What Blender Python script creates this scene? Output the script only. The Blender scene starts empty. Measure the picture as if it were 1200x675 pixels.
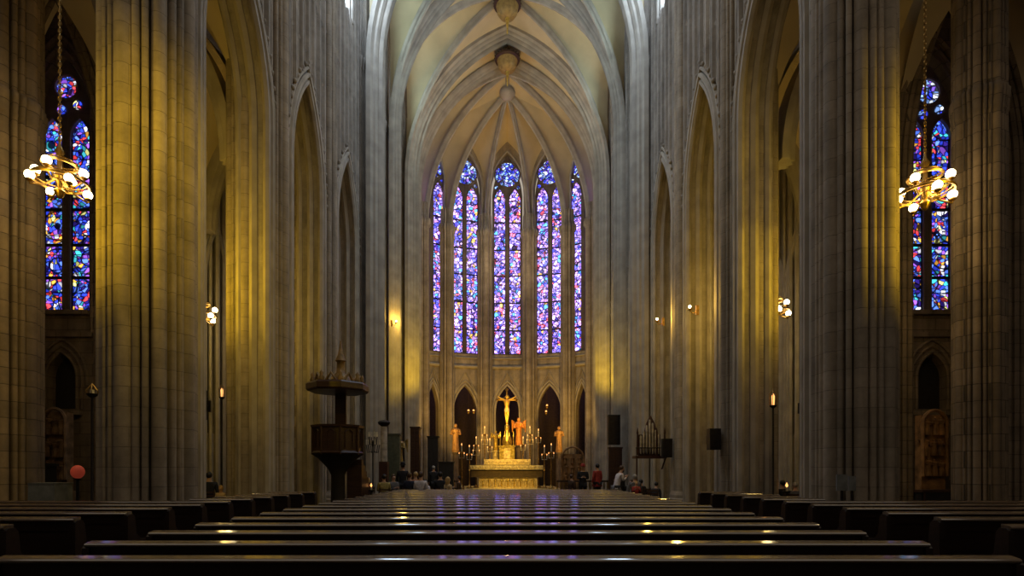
import bpy, math, random
from mathutils import Vector, Matrix
random.seed(7)
PI = math.pi
S = bpy.context.scene
COL = S.collection

# ------------------------------------------------------------------ camera, world, exposure
cam_d = bpy.data.cameras.new('camera'); cam = bpy.data.objects.new('camera', cam_d); COL.objects.link(cam)
cam.location = (0, 0, 1.6); cam.rotation_euler = (PI/2, 0, 0)
cam_d.sensor_width = 36; cam_d.lens = 36*646/1200
cam_d.shift_x = 5.5/1200; cam_d.shift_y = (552-337.5)/1200
cam_d.clip_end = 300; cam_d.clip_start = .05
S.camera = cam
S.view_settings.view_transform = 'Standard'; S.view_settings.look = 'None'
S.view_settings.gamma = 1; S.view_settings.use_curve_mapping = False
S.view_settings.exposure = 0.0
W = bpy.data.worlds.new('world'); S.world = W; W.use_nodes = True
bg = W.node_tree.nodes['Background']; bg.inputs[0].default_value = (.66, .57, .46, 1); bg.inputs[1].default_value = .66

def lamp(kind, loc, power, col, size=.3, target=None, spot=None, size_y=None, parent=None, spread=None):
    d = bpy.data.lights.new('light', kind); d.energy = power; d.color = col
    o = bpy.data.objects.new('warm_light' if col[2] < .6 else 'day_light', d); COL.objects.link(o); o.location = loc
    if kind == 'AREA':
        d.size = size
        if size_y: d.shape = 'RECTANGLE'; d.size_y = size_y
        if spread: d.spread = spread
    else: d.shadow_soft_size = size
    if kind == 'SPOT': d.spot_size = spot or 1.2; d.spot_blend = 1
    if target is not None:
        o.rotation_euler = (Vector(target)-Vector(loc)).to_track_quat('-Z', 'Y').to_euler()
    if parent: o.parent = parent
    return o
WARM = (1, .64, .02); GOLD = (1, .58, .10); AMB = (1, .60, .22)
# floodlights of the chancel: on the altar, the apse wall and up into the vault
lamp('SPOT', (0, 33.6, 6.0), 1100, (1, .55, .07), .4, (0, 41, 3.2), 1.35)
lamp('SPOT', (-5.4, 37.0, 3.0), 1500, GOLD, .4, (-1, 43.5, 9), 1.7)
lamp('SPOT', (5.4, 37.0, 3.0), 1500, GOLD, .4, (1, 43.5, 9), 1.7)
lamp('SPOT', (0, 35.0, 18.0), 1500, (1, .58, .12), .6, (0, 36.6, 31), 2.0)
lamp('SPOT', (0, 38.0, 15.0), 900, (1, .76, .42), .6, (0, 43, 23), 2.3)
lamp('SPOT', (0, 30.5, 6.5), 1900, (1, .62, .12), .2, (0, 35.9, 1.7), .75)  # extra narrow spot added to brighten the altar front
# wall floods on the inner sides of the chancel
lamp('SPOT', (-4.6, 35.5, 7.0), 750, WARM, .25, (-7.2, 37.0, 9.5), 1.9)
lamp('SPOT', (4.6, 35.5, 7.0), 750, WARM, .25, (7.2, 37.0, 9.5), 1.9)
lamp('SPOT', (-4.2, 29.5, 6.0), 500, WARM, .25, (-7.2, 32.5, 9), 1.7)
lamp('SPOT', (4.2, 29.5, 6.0), 300, WARM, .25, (7.2, 32.5, 9), 1.7)
# lamps in the aisles shining up the backs of the piers, plus an added nave flood
lamp('SPOT', (-10.9, 8.2, 6.5), 900, WARM, .3, (-8.2, 12.6, 8), 1.5)
lamp('SPOT', (-3.9, 8.4, 9.5), 700, WARM, .3, (-7.9, 12.2, 7.5), 1.5)  # added flood without a fixture, brightens the pier's nave face
lamp('SPOT', (11.9, 8.8, 6.5), 1200, WARM, .3, (8.6, 12.4, 7.5), 1.2)
lamp('SPOT', (-10.4, 15.0, 6.5), 450, WARM, .3, (-8.4, 18, 8), 1.9)
lamp('SPOT', (10.4, 15.0, 6.5), 350, WARM, .3, (8.4, 18, 8), 1.9)

# daylight entering through the clerestory windows of the bays above the picture
for y_ in (20.3, 25.3):
    for s_ in (-1, 1): lamp('AREA', (s_*6.9, y_, 26), 440, (.58, .76, 1.0), 2.2, (-s_*7.3, y_+5, 21), size_y=5)

for y_ in (30.3, 35.7):
    for s_ in (-1, 1): lamp('AREA', (s_*7.75, y_, 26.2), 140, (.62, .90, .95), 1.3, (-s_*5.0, y_, 26.5), size_y=5)

# ------------------------------------------------------------------ materials
def newmat(name):
    m = bpy.data.materials.new(name); m.use_nodes = True
    nt = m.node_tree; return m, nt, nt.nodes, nt.links, nt.nodes['Principled BSDF']
def plain(name, col, rough=.6, metal=0, emit=0, noise=.25, nscale=6, coat=0, bump=0.0):
    m, nt, N, L, b = newmat(name)
    b.inputs['Roughness'].default_value = rough; b.inputs['Metallic'].default_value = metal
    b.inputs['Coat Weight'].default_value = coat
    tc = N.new('ShaderNodeTexCoord'); no = N.new('ShaderNodeTexNoise'); no.inputs['Scale'].default_value = nscale; no.inputs['Detail'].default_value = 4
    L.new(tc.outputs['Object'], no.inputs['Vector'])
    r = N.new('ShaderNodeValToRGB'); L.new(no.outputs['Fac'], r.inputs['Fac'])
    r.color_ramp.elements[0].position = .3; r.color_ramp.elements[1].position = .72
    r.color_ramp.elements[0].color = (*[c*(1-noise) for c in col], 1); r.color_ramp.elements[1].color = (*[min(1, c*(1+noise)) for c in col], 1)
    L.new(r.outputs['Color'], b.inputs['Base Color'])
    if emit:
        b.inputs['Emission Color'].default_value = (*col, 1); b.inputs['Emission Strength'].default_value = emit
    if bump:
        bp = N.new('ShaderNodeBump'); bp.inputs['Strength'].default_value = bump; bp.inputs['Distance'].default_value = .02
        L.new(no.outputs['Fac'], bp.inputs['Height']); L.new(bp.outputs['Normal'], b.inputs['Normal'])
    return m
def stone(name, c1, c2, mortar, sx=1.0, course=.42, rough=.85, mort=.012):
    m, nt, N, L, b = newmat(name)
    b.inputs['Roughness'].default_value = rough
    g = N.new('ShaderNodeNewGeometry'); sp = N.new('ShaderNodeSeparateXYZ'); L.new(g.outputs['Position'], sp.inputs[0])
    ad = N.new('ShaderNodeMath'); ad.operation = 'ADD'; L.new(sp.outputs[0], ad.inputs[0]); L.new(sp.outputs[1], ad.inputs[1])
    cb = N.new('ShaderNodeCombineXYZ'); L.new(ad.outputs[0], cb.inputs[0]); L.new(sp.outputs[2], cb.inputs[1])
    br = N.new('ShaderNodeTexBrick'); L.new(cb.outputs[0], br.inputs['Vector'])
    br.inputs['Scale'].default_value = 1; br.inputs['Brick Width'].default_value = .9*sx; br.inputs['Row Height'].default_value = course
    br.inputs['Mortar Size'].default_value = mort; br.inputs['Mortar Smooth'].default_value = .6
    br.inputs['Color1'].default_value = (*c1, 1); br.inputs['Color2'].default_value = (*c2, 1); br.inputs['Mortar'].default_value = (*mortar, 1)
    no = N.new('ShaderNodeTexNoise'); no.inputs['Scale'].default_value = 1.3; no.inputs['Detail'].default_value = 8; no.inputs['Roughness'].default_value = .7
    L.new(g.outputs['Position'], no.inputs['Vector'])
    mp = N.new('ShaderNodeMapRange'); mp.inputs[1].default_value = .3; mp.inputs[2].default_value = .7; mp.inputs[3].default_value = .62; mp.inputs[4].default_value = 1.2
    L.new(no.outputs['Fac'], mp.inputs[0])
    mx = N.new('ShaderNodeMix'); mx.data_type = 'RGBA'; mx.blend_type = 'MULTIPLY'; mx.inputs[0].default_value = 1
    sv_ = N.new('ShaderNodeMapping'); sv_.inputs['Scale'].default_value = (2.6, 2.6, .10); L.new(g.outputs['Position'], sv_.inputs['Vector'])
    n3 = N.new('ShaderNodeTexNoise'); n3.inputs['Scale'].default_value = 1; n3.inputs['Detail'].default_value = 5; L.new(sv_.outputs[0], n3.inputs['Vector'])
    mp3 = N.new('ShaderNodeMapRange'); mp3.inputs[1].default_value = .35; mp3.inputs[2].default_value = .65; mp3.inputs[3].default_value = .7; mp3.inputs[4].default_value = 1.15; L.new(n3.outputs['Fac'], mp3.inputs[0])
    mm = N.new('ShaderNodeMath'); mm.operation = 'MULTIPLY'; L.new(mp.outputs[0], mm.inputs[0]); L.new(mp3.outputs[0], mm.inputs[1])
    L.new(br.outputs['Color'], mx.inputs[6]); L.new(mm.outputs[0], mx.inputs[7]); L.new(mx.outputs[2], b.inputs['Base Color'])
    bp = N.new('ShaderNodeBump'); bp.inputs['Strength'].default_value = .5; bp.inputs['Distance'].default_value = .03
    L.new(br.outputs['Fac'], bp.inputs['Height']); bp.invert = True
    L.new(bp.outputs['Normal'], b.inputs['Normal'])
    return m
MS = stone('ashlar_stone', (.40, .33, .25), (.34, .28, .205), (.20, .165, .12), mort=.008)
MSD = stone('nave_wall_stone', (.38, .33, .27), (.33, .285, .23), (.26, .22, .18), mort=.004, course=.8)
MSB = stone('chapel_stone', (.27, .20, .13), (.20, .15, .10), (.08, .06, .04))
MA = stone('apse_stone', (.40, .33, .24), (.35, .285, .20), (.24, .19, .13), mort=.005)
MV = plain('vault_plaster', (.60, .49, .30), .9, noise=.16, nscale=.5)
MRIB = plain('rib_stone', (.40, .35, .28), .8, noise=.2, nscale=1.5)
MFLOOR = stone('floor_slabs', (.06, .045, .035), (.045, .035, .028), (.02, .016, .012), rough=.35)
# varnished pew wood
def wood(name, c, rough=.3):
    m, nt, N, L, b = newmat(name)
    tc = N.new('ShaderNodeTexCoord'); mpn = N.new('ShaderNodeMapping'); mpn.inputs['Scale'].default_value = (.6, 9, 9)
    L.new(tc.outputs['Object'], mpn.inputs['Vector'])
    no = N.new('ShaderNodeTexNoise'); no.inputs['Scale'].default_value = 2.5; no.inputs['Detail'].default_value = 6; L.new(mpn.outputs[0], no.inputs['Vector'])
    r = N.new('ShaderNodeValToRGB'); L.new(no.outputs['Fac'], r.inputs['Fac'])
    r.color_ramp.elements[0].position = .3; r.color_ramp.elements[1].position = .7
    r.color_ramp.elements[0].color = (*[x*.55 for x in c], 1); r.color_ramp.elements[1].color = (*[x*1.4 for x in c], 1)
    L.new(r.outputs[0], b.inputs['Base Color'])
    n2 = N.new('ShaderNodeTexNoise'); n2.inputs['Scale'].default_value = 1.2; L.new(tc.outputs['Object'], n2.inputs['Vector'])
    mr = N.new('ShaderNodeMapRange'); mr.inputs[3].default_value = rough*.75; mr.inputs[4].default_value = rough*1.3; L.new(n2.outputs['Fac'], mr.inputs[0]); L.new(mr.outputs[0], b.inputs['Roughness'])
    return m
MW = wood('dark_pew_wood', (.020, .0085, .005), .5)
MWR = wood('polished_rail_wood', (.10, .058, .028), .45)
for k_, v_ in (('Coat Weight', 1), ('Coat Roughness', .085), ('Coat IOR', 2.3)): MWR.node_tree.nodes['Principled BSDF'].inputs[k_].default_value = v_
MWP = wood('carved_oak', (.05, .022, .012), .4)
MGOLD = plain('gilded_metal', (.85, .55, .14), .32, .85, noise=.45, nscale=9, bump=.6)
MALT = plain('gilded_marble', (.80, .60, .26), .4, .1, noise=.4, nscale=8, bump=.4)
MBRASS = plain('aged_brass', (.35, .22, .07), .35, .9, noise=.4, nscale=12)
MIRON = plain('wrought_iron', (.03, .025, .022), .45, .6, noise=.3)
MBLK = plain('black_casing', (.012, .011, .012), .5, 0, noise=.3)
MLEAD = plain('leaded_iron', (.014, .012, .014), .6, 0, noise=.2)
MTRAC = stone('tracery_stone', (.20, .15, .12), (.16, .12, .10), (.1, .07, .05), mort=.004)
MBULB = plain('lit_bulb', (1, .80, .42), .3, 0, 14, noise=0)
MCAND = plain('lit_candle', (1, .42, .12), .3, 0, 2.2, noise=0)
MWAX = plain('candle_wax', (.75, .66, .45), .5)
MMARB = plain('pale_statue_stone', (.42, .37, .30), .7, noise=.4, nscale=5, bump=.4)
MDARK = plain('near_black_brown', (.02, .015, .012), .7)  # near-black brown for furniture, bowl and recess backs
MRED = plain('red_glass_lantern', (.70, .09, .05), .4, noise=.2)
MCONC = plain('grey_plinth_stone', (.20, .21, .20), .8)
def cloth(name, c): return plain(name, c, .85, noise=.25, nscale=14, bump=.3)
MSKIN = plain('skin', (.55, .33, .22), .55, noise=.08)

def glass(name, palette, strength, scale=4.2):
    m, nt, N, L, b = newmat(name)
    tc = N.new('ShaderNodeTexCoord'); oi = N.new('ShaderNodeObjectInfo')
    sc = N.new('ShaderNodeVectorMath'); sc.operation = 'SCALE'; sc.inputs[3].default_value = 37
    cb = N.new('ShaderNodeCombineXYZ'); L.new(oi.outputs['Random'], cb.inputs[0]); L.new(oi.outputs['Random'], cb.inputs[2]); L.new(cb.outputs[0], sc.inputs[0])
    sp = N.new('ShaderNodeSeparateXYZ'); L.new(tc.outputs['Object'], sp.inputs[0])
    c2 = N.new('ShaderNodeCombineXYZ'); L.new(sp.outputs[0], c2.inputs[0]); L.new(sp.outputs[2], c2.inputs[2])
    ad = N.new('ShaderNodeVectorMath'); ad.operation = 'ADD'; L.new(c2.outputs[0], ad.inputs[0]); L.new(sc.outputs[0], ad.inputs[1])
    # swirl the cells a little so that they curve like drawn figures
    nz = N.new('ShaderNodeTexNoise'); nz.inputs['Scale'].default_value = 1.6; L.new(ad.outputs[0], nz.inputs['Vector'])
    mixv = N.new('ShaderNodeVectorMath'); mixv.operation = 'MULTIPLY_ADD'; mixv.inputs[1].default_value = (.45, 0, .45)
    L.new(nz.outputs['Color'], mixv.inputs[0]); L.new(ad.outputs[0], mixv.inputs[2])
    v = N.new('ShaderNodeTexVoronoi'); v.inputs['Scale'].default_value = scale; L.new(mixv.outputs[0], v.inputs['Vector'])
    e = N.new('ShaderNodeTexVoronoi'); e.feature = 'DISTANCE_TO_EDGE'; e.inputs['Scale'].default_value = scale; L.new(mixv.outputs[0], e.inputs['Vector'])
    v2 = N.new('ShaderNodeTexVoronoi'); v2.inputs['Scale'].default_value = 1.05; L.new(ad.outputs[0], v2.inputs['Vector'])
    s2 = N.new('ShaderNodeSeparateColor'); L.new(v.outputs['Color'], s2.inputs[0])
    r = N.new('ShaderNodeValToRGB'); r.color_ramp.interpolation = 'CONSTANT'; L.new(s2.outputs[0], r.inputs['Fac'])
    els = r.color_ramp.elements
    while len(els) < len(palette): els.new(.5)
    acc = 0; tot = sum(p[1] for p in palette)
    for k, (c, w) in enumerate(palette):
        els[k].position = acc/tot; els[k].color = (*c, 1); acc += w
    # medallion rings
    ring = N.new('ShaderNodeMath'); ring.operation = 'PINGPONG'; ring.inputs[1].default_value = .16; L.new(v2.outputs['Distance'], ring.inputs[0])
    rg = N.new('ShaderNodeMath'); rg.operation = 'GREATER_THAN'; rg.inputs[1].default_value = .026; L.new(ring.outputs[0], rg.inputs[0])
    eg = N.new('ShaderNodeMapRange'); eg.inputs[1].default_value = .035; eg.inputs[2].default_value = .15; L.new(e.outputs['Distance'], eg.inputs[0])
    mu = N.new('ShaderNodeMath'); mu.operation = 'MULTIPLY'; L.new(rg.outputs[0], mu.inputs[0]); L.new(eg.outputs[0], mu.inputs[1])
    mr = N.new('ShaderNodeMapRange'); mr.inputs[3].default_value = .35; mr.inputs[4].default_value = 1.5; L.new(s2.outputs[1], mr.inputs[0])
    m2 = N.new('ShaderNodeMath'); m2.operation = 'MULTIPLY'; L.new(mu.outputs[0], m2.inputs[0]); L.new(mr.outputs[0], m2.inputs[1])
    m3 = N.new('ShaderNodeMath'); m3.operation = 'MULTIPLY_ADD'; m3.inputs[1].default_value = strength; m3.inputs[2].default_value = .03*strength; L.new(m2.outputs[0], m3.inputs[0])
    b.inputs['Base Color'].default_value = (.02, .02, .03, 1); b.inputs['Roughness'].default_value = .3
    L.new(r.outputs[0], b.inputs['Emission Color']); L.new(m3.outputs[0], b.inputs['Emission Strength'])
    return m
PAL_A = [((.10, .10, .85), 3), ((.36, .26, 1.0), 6), ((.32, .16, .85), 3), ((.66, .42, .95), 4), ((.75, .10, .18), 1.6), ((.60, .28, .85), 2), ((.9, .5, .12), 1), ((.08, .35, .8), 2), ((.05, .03, .3), 1.5)]
PAL_B = [((.03, .06, .75), 4), ((.10, .22, .95), 2.5), ((.85, .06, .08), 2), ((.30, .10, .75), 2), ((.85, .85, 1), 1.5), ((.95, .45, .06), 1.3), ((.05, .45, .55), 1.2), ((.75, .75, .25), .6), ((.02, .01, .15), 1.5)]
PAL_R = [((.03, .05, .70), 4), ((.25, .45, 1), 3), ((.75, .85, 1), 1.5), ((.2, .1, .7), 2), ((.4, .4, 1), 1)]
MGA = glass('apse_stained_glass', PAL_A, 3.3, 4.3)
MGB = glass('aisle_stained_glass', PAL_B, 1.7, 7)
MGR = glass('rose_stained_glass', PAL_R, 1.9, 5.5)
MGC = plain('pale_clerestory_glass', (.62, .74, .92), .4, 0, 2.2, noise=.15, nscale=3)

# ------------------------------------------------------------------ mesh helpers
def tag(o, label=None, cat=None, group=None, kind=None):
    if label: o['label'] = label
    if cat: o['category'] = cat
    if group: o['group'] = group
    if kind: o['kind'] = kind
    return o
def empty(name, loc, rz=0, label=None, cat=None, group=None, kind=None):
    o = bpy.data.objects.new(name, None); COL.objects.link(o); o.location = loc; o.rotation_euler = (0, 0, rz); o.empty_display_size = .2
    return tag(o, label, cat, group, kind)
class MB:
    def __init__(s): s.v = []; s.f = []
    def add(s, vs, fs):
        n = len(s.v); s.v += [tuple(v) for v in vs]; s.f += [tuple(i+n for i in f) for f in fs]; return s
    def box(s, x0, x1, y0, y1, z0, z1):
        return s.add([(x0, y0, z0), (x1, y0, z0), (x1, y1, z0), (x0, y1, z0), (x0, y0, z1), (x1, y0, z1), (x1, y1, z1), (x0, y1, z1)],
                     [(0, 3, 2, 1), (4, 5, 6, 7), (0, 1, 5, 4), (1, 2, 6, 5), (2, 3, 7, 6), (3, 0, 4, 7)])
    def prism(s, pts, levels):   # pts in xy; levels [(z, scale)] about origin offset
        n = len(pts); vs = []
        for z, k, cx, cy in levels:
            vs += [(cx+(x)*k, cy+(y)*k, z) for x, y in pts]
        fs = []
        for l in range(len(levels)-1):
            for i in range(n): j = (i+1) % n; fs.append((l*n+i, l*n+j, (l+1)*n+j, (l+1)*n+i))
        fs.append(tuple(range(n))[::-1]); fs.append(tuple((len(levels)-1)*n+i for i in range(n)))
        return s.add(vs, fs)
    def lathe(s, prof, c=(0, 0, 0), n=16):
        vs = []; fs = []
        for r, z in prof:
            for i in range(n):
                a = 2*PI*i/n; vs.append((c[0]+r*math.cos(a), c[1]+r*math.sin(a), c[2]+z))
        for l in range(len(prof)-1):
            for i in range(n): j = (i+1) % n; fs.append((l*n+i, l*n+j, (l+1)*n+j, (l+1)*n+i))
        fs.append(tuple(range(n))[::-1]); fs.append(tuple((len(prof)-1)*n+i for i in range(n)))
        return s.add(vs, fs)
    def ball(s, c, r, n=12, m=8, sz=1, sx=1, sy=1):
        return s.add(*_ball(c, r, n, m, sz, sx, sy))
    def tube(s, pts, r, n=8, closed=False):
        pts = [Vector(p) for p in pts]; m = len(pts); rr = r if isinstance(r, (list, tuple)) else [r]*m
        vs = []; prevN = None
        for i, p in enumerate(pts):
            if closed: t = pts[(i+1) % m]-pts[i-1]
            else: t = pts[min(i+1, m-1)]-pts[max(i-1, 0)]
            t.normalize()
            if prevN is None:
                a = Vector((0, 0, 1)) if abs(t.z) < .9 else Vector((1, 0, 0)); nn = t.cross(a).normalized()
            else: nn = (prevN-t*prevN.dot(t)).normalized()
            prevN = nn; b = t.cross(nn)
            for k in range(n):
                a = 2*PI*k/n; vs.append(p+(nn*math.cos(a)+b*math.sin(a))*rr[i])
        fs = []
        L_ = m if closed else m-1
        for i in range(L_):
            i2 = (i+1) % m
            for k in range(n): k2 = (k+1) % n; fs.append((i*n+k, i*n+k2, i2*n+k2, i2*n+k))
        if not closed: fs.append(tuple(range(n))[::-1]); fs.append(tuple((m-1)*n+k for k in range(n)))
        return s.add(vs, fs)
    def sweep(s, path, prof, B):   # planar path, B = plane normal; prof (b, n): n towards the inside of the arch
        path = [Vector(p) for p in path]; B = Vector(B).normalized(); m = len(path); n = len(prof); vs = []
        for i, p in enumerate(path):
            t = (path[min(i+1, m-1)]-path[max(i-1, 0)]).normalized(); N_ = B.cross(t).normalized()
            for b, d in prof: vs.append(p+B*b+N_*d)
        fs = []
        for i in range(m-1):
            for k in range(n): k2 = (k+1) % n; fs.append((i*n+k, i*n+k2, (i+1)*n+k2, (i+1)*n+k))
        fs.append(tuple(range(n))[::-1]); fs.append(tuple((m-1)*n+k for k in range(n)))
        return s.add(vs, fs)
    def grid(s, rows):
        n = len(rows[0]); vs = [p for r in rows for p in r]; fs = []
        for i in range(len(rows)-1):
            for j in range(n-1): fs.append((i*n+j, i*n+j+1, (i+1)*n+j+1, (i+1)*n+j))
        return s.add(vs, fs)
    def xf(s, M):
        s.v = [tuple(M @ Vector(v)) for v in s.v]; return s
    def build(s, name, mat, parent=None, smooth=False, loc=None, label=None, cat=None, group=None, kind=None):
        me = bpy.data.meshes.new(name); me.from_pydata(s.v, [], s.f); me.update()
        for mm in (mat if isinstance(mat, list) else [mat]): me.materials.append(mm)
        if smooth:
            me.polygons.foreach_set('use_smooth', [True]*len(me.polygons))
            try: me.set_sharp_from_angle(angle=.9)
            except Exception: pass
        o = bpy.data.objects.new(name, me); COL.objects.link(o)
        if parent: o.parent = parent
        if loc: o.location = loc
        return tag(o, label, cat, group, kind)
def _ball(c, r, n=12, m=8, sz=1, sx=1, sy=1):
    vs = []; fs = []
    for j in range(1, m):
        p = PI*j/m
        for i in range(n):
            a = 2*PI*i/n; vs.append((c[0]+sx*r*math.sin(p)*math.cos(a), c[1]+sy*r*math.sin(p)*math.sin(a), c[2]+sz*r*math.cos(p)))
    for j in range(m-2):
        for i in range(n): i2 = (i+1) % n; fs.append((j*n+i, (j+1)*n+i, (j+1)*n+i2, j*n+i2))
    top = len(vs); vs.append((c[0], c[1], c[2]+sz*r)); bot = len(vs); vs.append((c[0], c[1], c[2]-sz*r))
    for i in range(n): i2 = (i+1) % n; fs.append((top, i, i2)); fs.append((bot, (m-2)*n+i2, (m-2)*n+i))
    return vs, fs
def copy_tree(o, parent=None):
    c = o.copy(); COL.objects.link(c)
    if parent: c.parent = parent
    for ch in list(o.children): copy_tree(ch, c)
    return c
def P(px, py, Z): return Vector(((px-594.5)*Z/646, Z, 1.6+(552-py)*Z/646))

def arch_z(d, a, h):     # height over the springing line of a pointed arch at distance d from its middle
    if h >= a: c = (h*h-a*a)/(2*a); R = a+c; return math.sqrt(max(0, R*R-(abs(d)+c)**2))
    return h*math.sqrt(max(0, 1-(d/a)**2))
def arch_pts(a, zs, h, n=12, zb=None):   # (u, z) list from left foot over the apex to the right foot
    c = (h*h-a*a)/(2*a); R = a+c; th = math.atan2(h, c)
    L_ = [(-(R*math.cos(th*i/n)-c), zs+R*math.sin(th*i/n)) for i in range(n+1)]
    if zb is not None: L_ = [(-a, zb)]+L_
    return L_+[(-u, z) for u, z in L_[-2::-1]]
def wall_strips(u0, u1, z0, z1, ops, th, n_extra=2):
    """wall in the local xz plane, front at y=0, back at y=th; ops = (uc, a, zb, zs, h)"""
    cuts = {u0, u1}
    for uc, a, zb, zs, h in ops:
        K = 16
        for i in range(K+1): cuts.add(round(uc-a*math.cos(PI*i/K), 5))
    us = sorted(u for u in cuts if u0-1e-6 <= u <= u1+1e-6)
    m = MB()
    for ua, ub in zip(us, us[1:]):
        mid = (ua+ub)/2
        seg = [(z0, z0)]
        act = sorted([o for o in ops if abs(mid-o[0]) < o[1]], key=lambda o: o[2])
        lo = (z0, z0)
        def q(la, lb, ta, tb):
            if ta-la < 1e-4 and tb-lb < 1e-4: return
            m.add([(ua, 0, la), (ub, 0, lb), (ub, 0, tb), (ua, 0, ta), (ua, th, la), (ub, th, lb), (ub, th, tb), (ua, th, ta)],
                  [(0, 1, 2, 3), (5, 4, 7, 6), (3, 2, 6, 7), (1, 0, 4, 5)])
        la, lb = z0, z0
        for uc, a, zb, zs, h in act:
            q(la, lb, zb, zb)
            la = zs+arch_z(ua-uc, a, h) if abs(ua-uc) < a-1e-4 else zs
            lb = zs+arch_z(ub-uc, a, h) if abs(ub-uc) < a-1e-4 else zs
        q(la, lb, z1, z1)
    for uc, a, zb, zs, h in ops:    # jambs
        for u in (uc-a, uc+a): m.add([(u, 0, zb), (u, th, zb), (u, th, zs), (u, 0, zs)], [(0, 1, 2, 3)])
    for u in (u0, u1): m.add([(u, 0, z0), (u, th, z0), (u, th, z1), (u, 0, z1)], [(0, 1, 2, 3)])
    return m
def arc3(foot, crown, n=14, stilt=0):
    foot = Vector(foot); crown = Vector(crown); d = Vector((crown.x-foot.x, crown.y-foot.y, 0)); L_ = d.length; d.normalize()
    h = crown.z-foot.z-stilt
    out = []
    if stilt: out = [foot.copy()]
    z0 = foot.z+stilt
    if h >= L_:
        R = (L_*L_+h*h)/(2*L_); th = math.asin(min(1, h/R))
        for i in range(n+1): a = th*i/n; p = foot+d*(R*(1-math.cos(a))); p.z = z0+R*math.sin(a); out.append(p)
    else:
        for i in range(n+1): a = PI/2*i/n; p = foot+d*(L_*(1-math.cos(a))); p.z = z0+h*math.sin(a); out.append(p)
    return out
def resamp(path, n):     # by arc length
    ds = [0]
    for a, b in zip(path, path[1:]): ds.append(ds[-1]+(b-a).length)
    out = []
    for i in range(n+1):
        t = ds[-1]*i/n; k = 0
        while k < len(ds)-2 and ds[k+1] < t: k += 1
        f = (t-ds[k])/max(1e-9, ds[k+1]-ds[k]); out.append(path[k].lerp(path[k+1], min(1, f)))
    return out
def web(mb, A, B, n=18, m=6, bulge=0.0):
    A = resamp(A, n); B = resamp(B, n); rows = []
    for a, b in zip(A, B):
        rows.append([a.lerp(b, j/m)+Vector((0, 0, bulge*math.sin(PI*j/m)*min(1, (b-a).length/3))) for j in range(m+1)])
    mb.grid(rows)
def rib_prof(w, d):
    w /= 2
    return [(-w, -.05), (-w, d*.35), (-w*.78, d*.5), (-w*.62, d*.42), (-w*.5, d*.62), (-w*.42, d*.9), (-w*.2, d), (w*.2, d), (w*.42, d*.9), (w*.5, d*.62), (w*.62, d*.42), (w*.78, d*.5), (w, d*.35), (w, -.05)]
def clustered(core, circles, n=180):
    pts = []
    for i in range(n):
        a = 2*PI*i/n; dx, dy = math.cos(a), math.sin(a); r = core
        for ang, dist, rad in circles:
            cx, cy = dist*math.cos(ang), dist*math.sin(ang); b = dx*cx+dy*cy; q = b*b-(dist*dist-rad*rad)
            if q > 0 and b > 0: r = max(r, b+math.sqrt(q))
        pts.append((r*dx, r*dy))
    return pts

# ------------------------------------------------------------------ setting: floor, walls, ceiling
fl = MB(); fl.box(-24, 24, -7, 52, -.3, 0); fl.build('floor', MFLOOR, kind='structure')
PY = [12.4, 17.8, 22.8, 27.8, 32.8, 38.6]
PX = 8.0; SHR = -.22
arc_mid = [(PY[i]+PY[i+1])/2 for i in range(5)]
AHS = {0: 1.8}
def nave_wall(side):
    nm = 'wall_left' if side < 0 else 'wall_right'
    ops = []
    for bi, c in enumerate(arc_mid):
        AH = AHS.get(bi, 1.5); ops.append((c, AH, 0, 12.3, 3.6)); ops.append((c, .75, 23.0, 27.5, 1.8))
    w = wall_strips(12.45, 39.4, 0, 33.5, ops, .9)
    # local x -> world Y, local y -> outwards
    X0 = 7.45+(SHR if side > 0 else 0)
    M = Matrix(((0, side, 0, side*X0), (1, 0, 0, 0), (0, 0, 1, 0), (0, 0, 0, 1)))
    w.xf(M); root = w.build(nm, MSD, kind='structure')
    # moulded orders round every arcade arch, running to the floor as shafts
    for bi, c in enumerate(arc_mid):
        AH = AHS.get(bi, 1.5); mo = MB()
        for (off, dep, r) in ((.02, -.07, .11), (.06, .12, .06), (.03, .33, .14), (.06, .54, .06), (.02, .75, .11), (.22, -.12, .09), (.42, -.10, .07)):
            pts = [Vector((side*(X0+dep), c+u, z)) for u, z in arch_pts(AH+off, 12.3, 3.6+off*1.3, 14, 0)]
            mo.tube(pts, r, 6)
        mo.build('arch_moulding', MRIB, root, True)
    # thin shafts standing on the arch backs, clerestory mullions, triforium gallery
    for bi, c in enumerate(arc_mid):
        sh = MB(); k = -2.4
        while k <= 2.41:
            zb = 12.3+arch_z(k, AHS.get(bi, 1.5)+.45, 4.2) if abs(k) < AHS.get(bi, 1.5)+.45 else 0
            r = .13 if abs(round(k/.3)) % 2 == 0 else .065
            zt = 33 if abs(k) > .9 else 22.8
            sh.tube([(side*(X0-.05), c+k, zb), (side*(X0-.05), c+k, zt)], r, 6)
            k += .3
        sh.tube([(side*(X0-.09), c+u, z) for u, z in arch_pts(.85, 27.5, 1.9, 8, 22.8)], .07, 6)
        sh.tube([(side*(X0-.03), c-2.3, 17.0), (side*(X0-.03), c+2.3, 17.0)], .09, 6)
        sh.tube([(side*(X0-.03), c-2.3, 19.4), (side*(X0-.03), c+2.3, 19.4)], .11, 6)
        # crockets along the arch back
        for u, z in arch_pts(AHS.get(bi, 1.5)+.5, 12.3, 4.35, 12): sh.ball((side*(X0-.12), c+u, z), .09, 6, 5)
        sh.build('wall_shaft', MSD, root, True)
        g = MB()
        pts = arch_pts(.75, 27.5, 1.8, 8, 23.0)
        vs = [(side*(X0+.6), c+u, z) for u, z in pts]; g.add(vs+[(x+side*.03, y, z) for x, y, z in vs], [tuple(range(len(vs))), tuple(range(len(vs), 2*len(vs)))])
        g.build('clerestory_glass', MGC, root)
    return root
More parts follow.
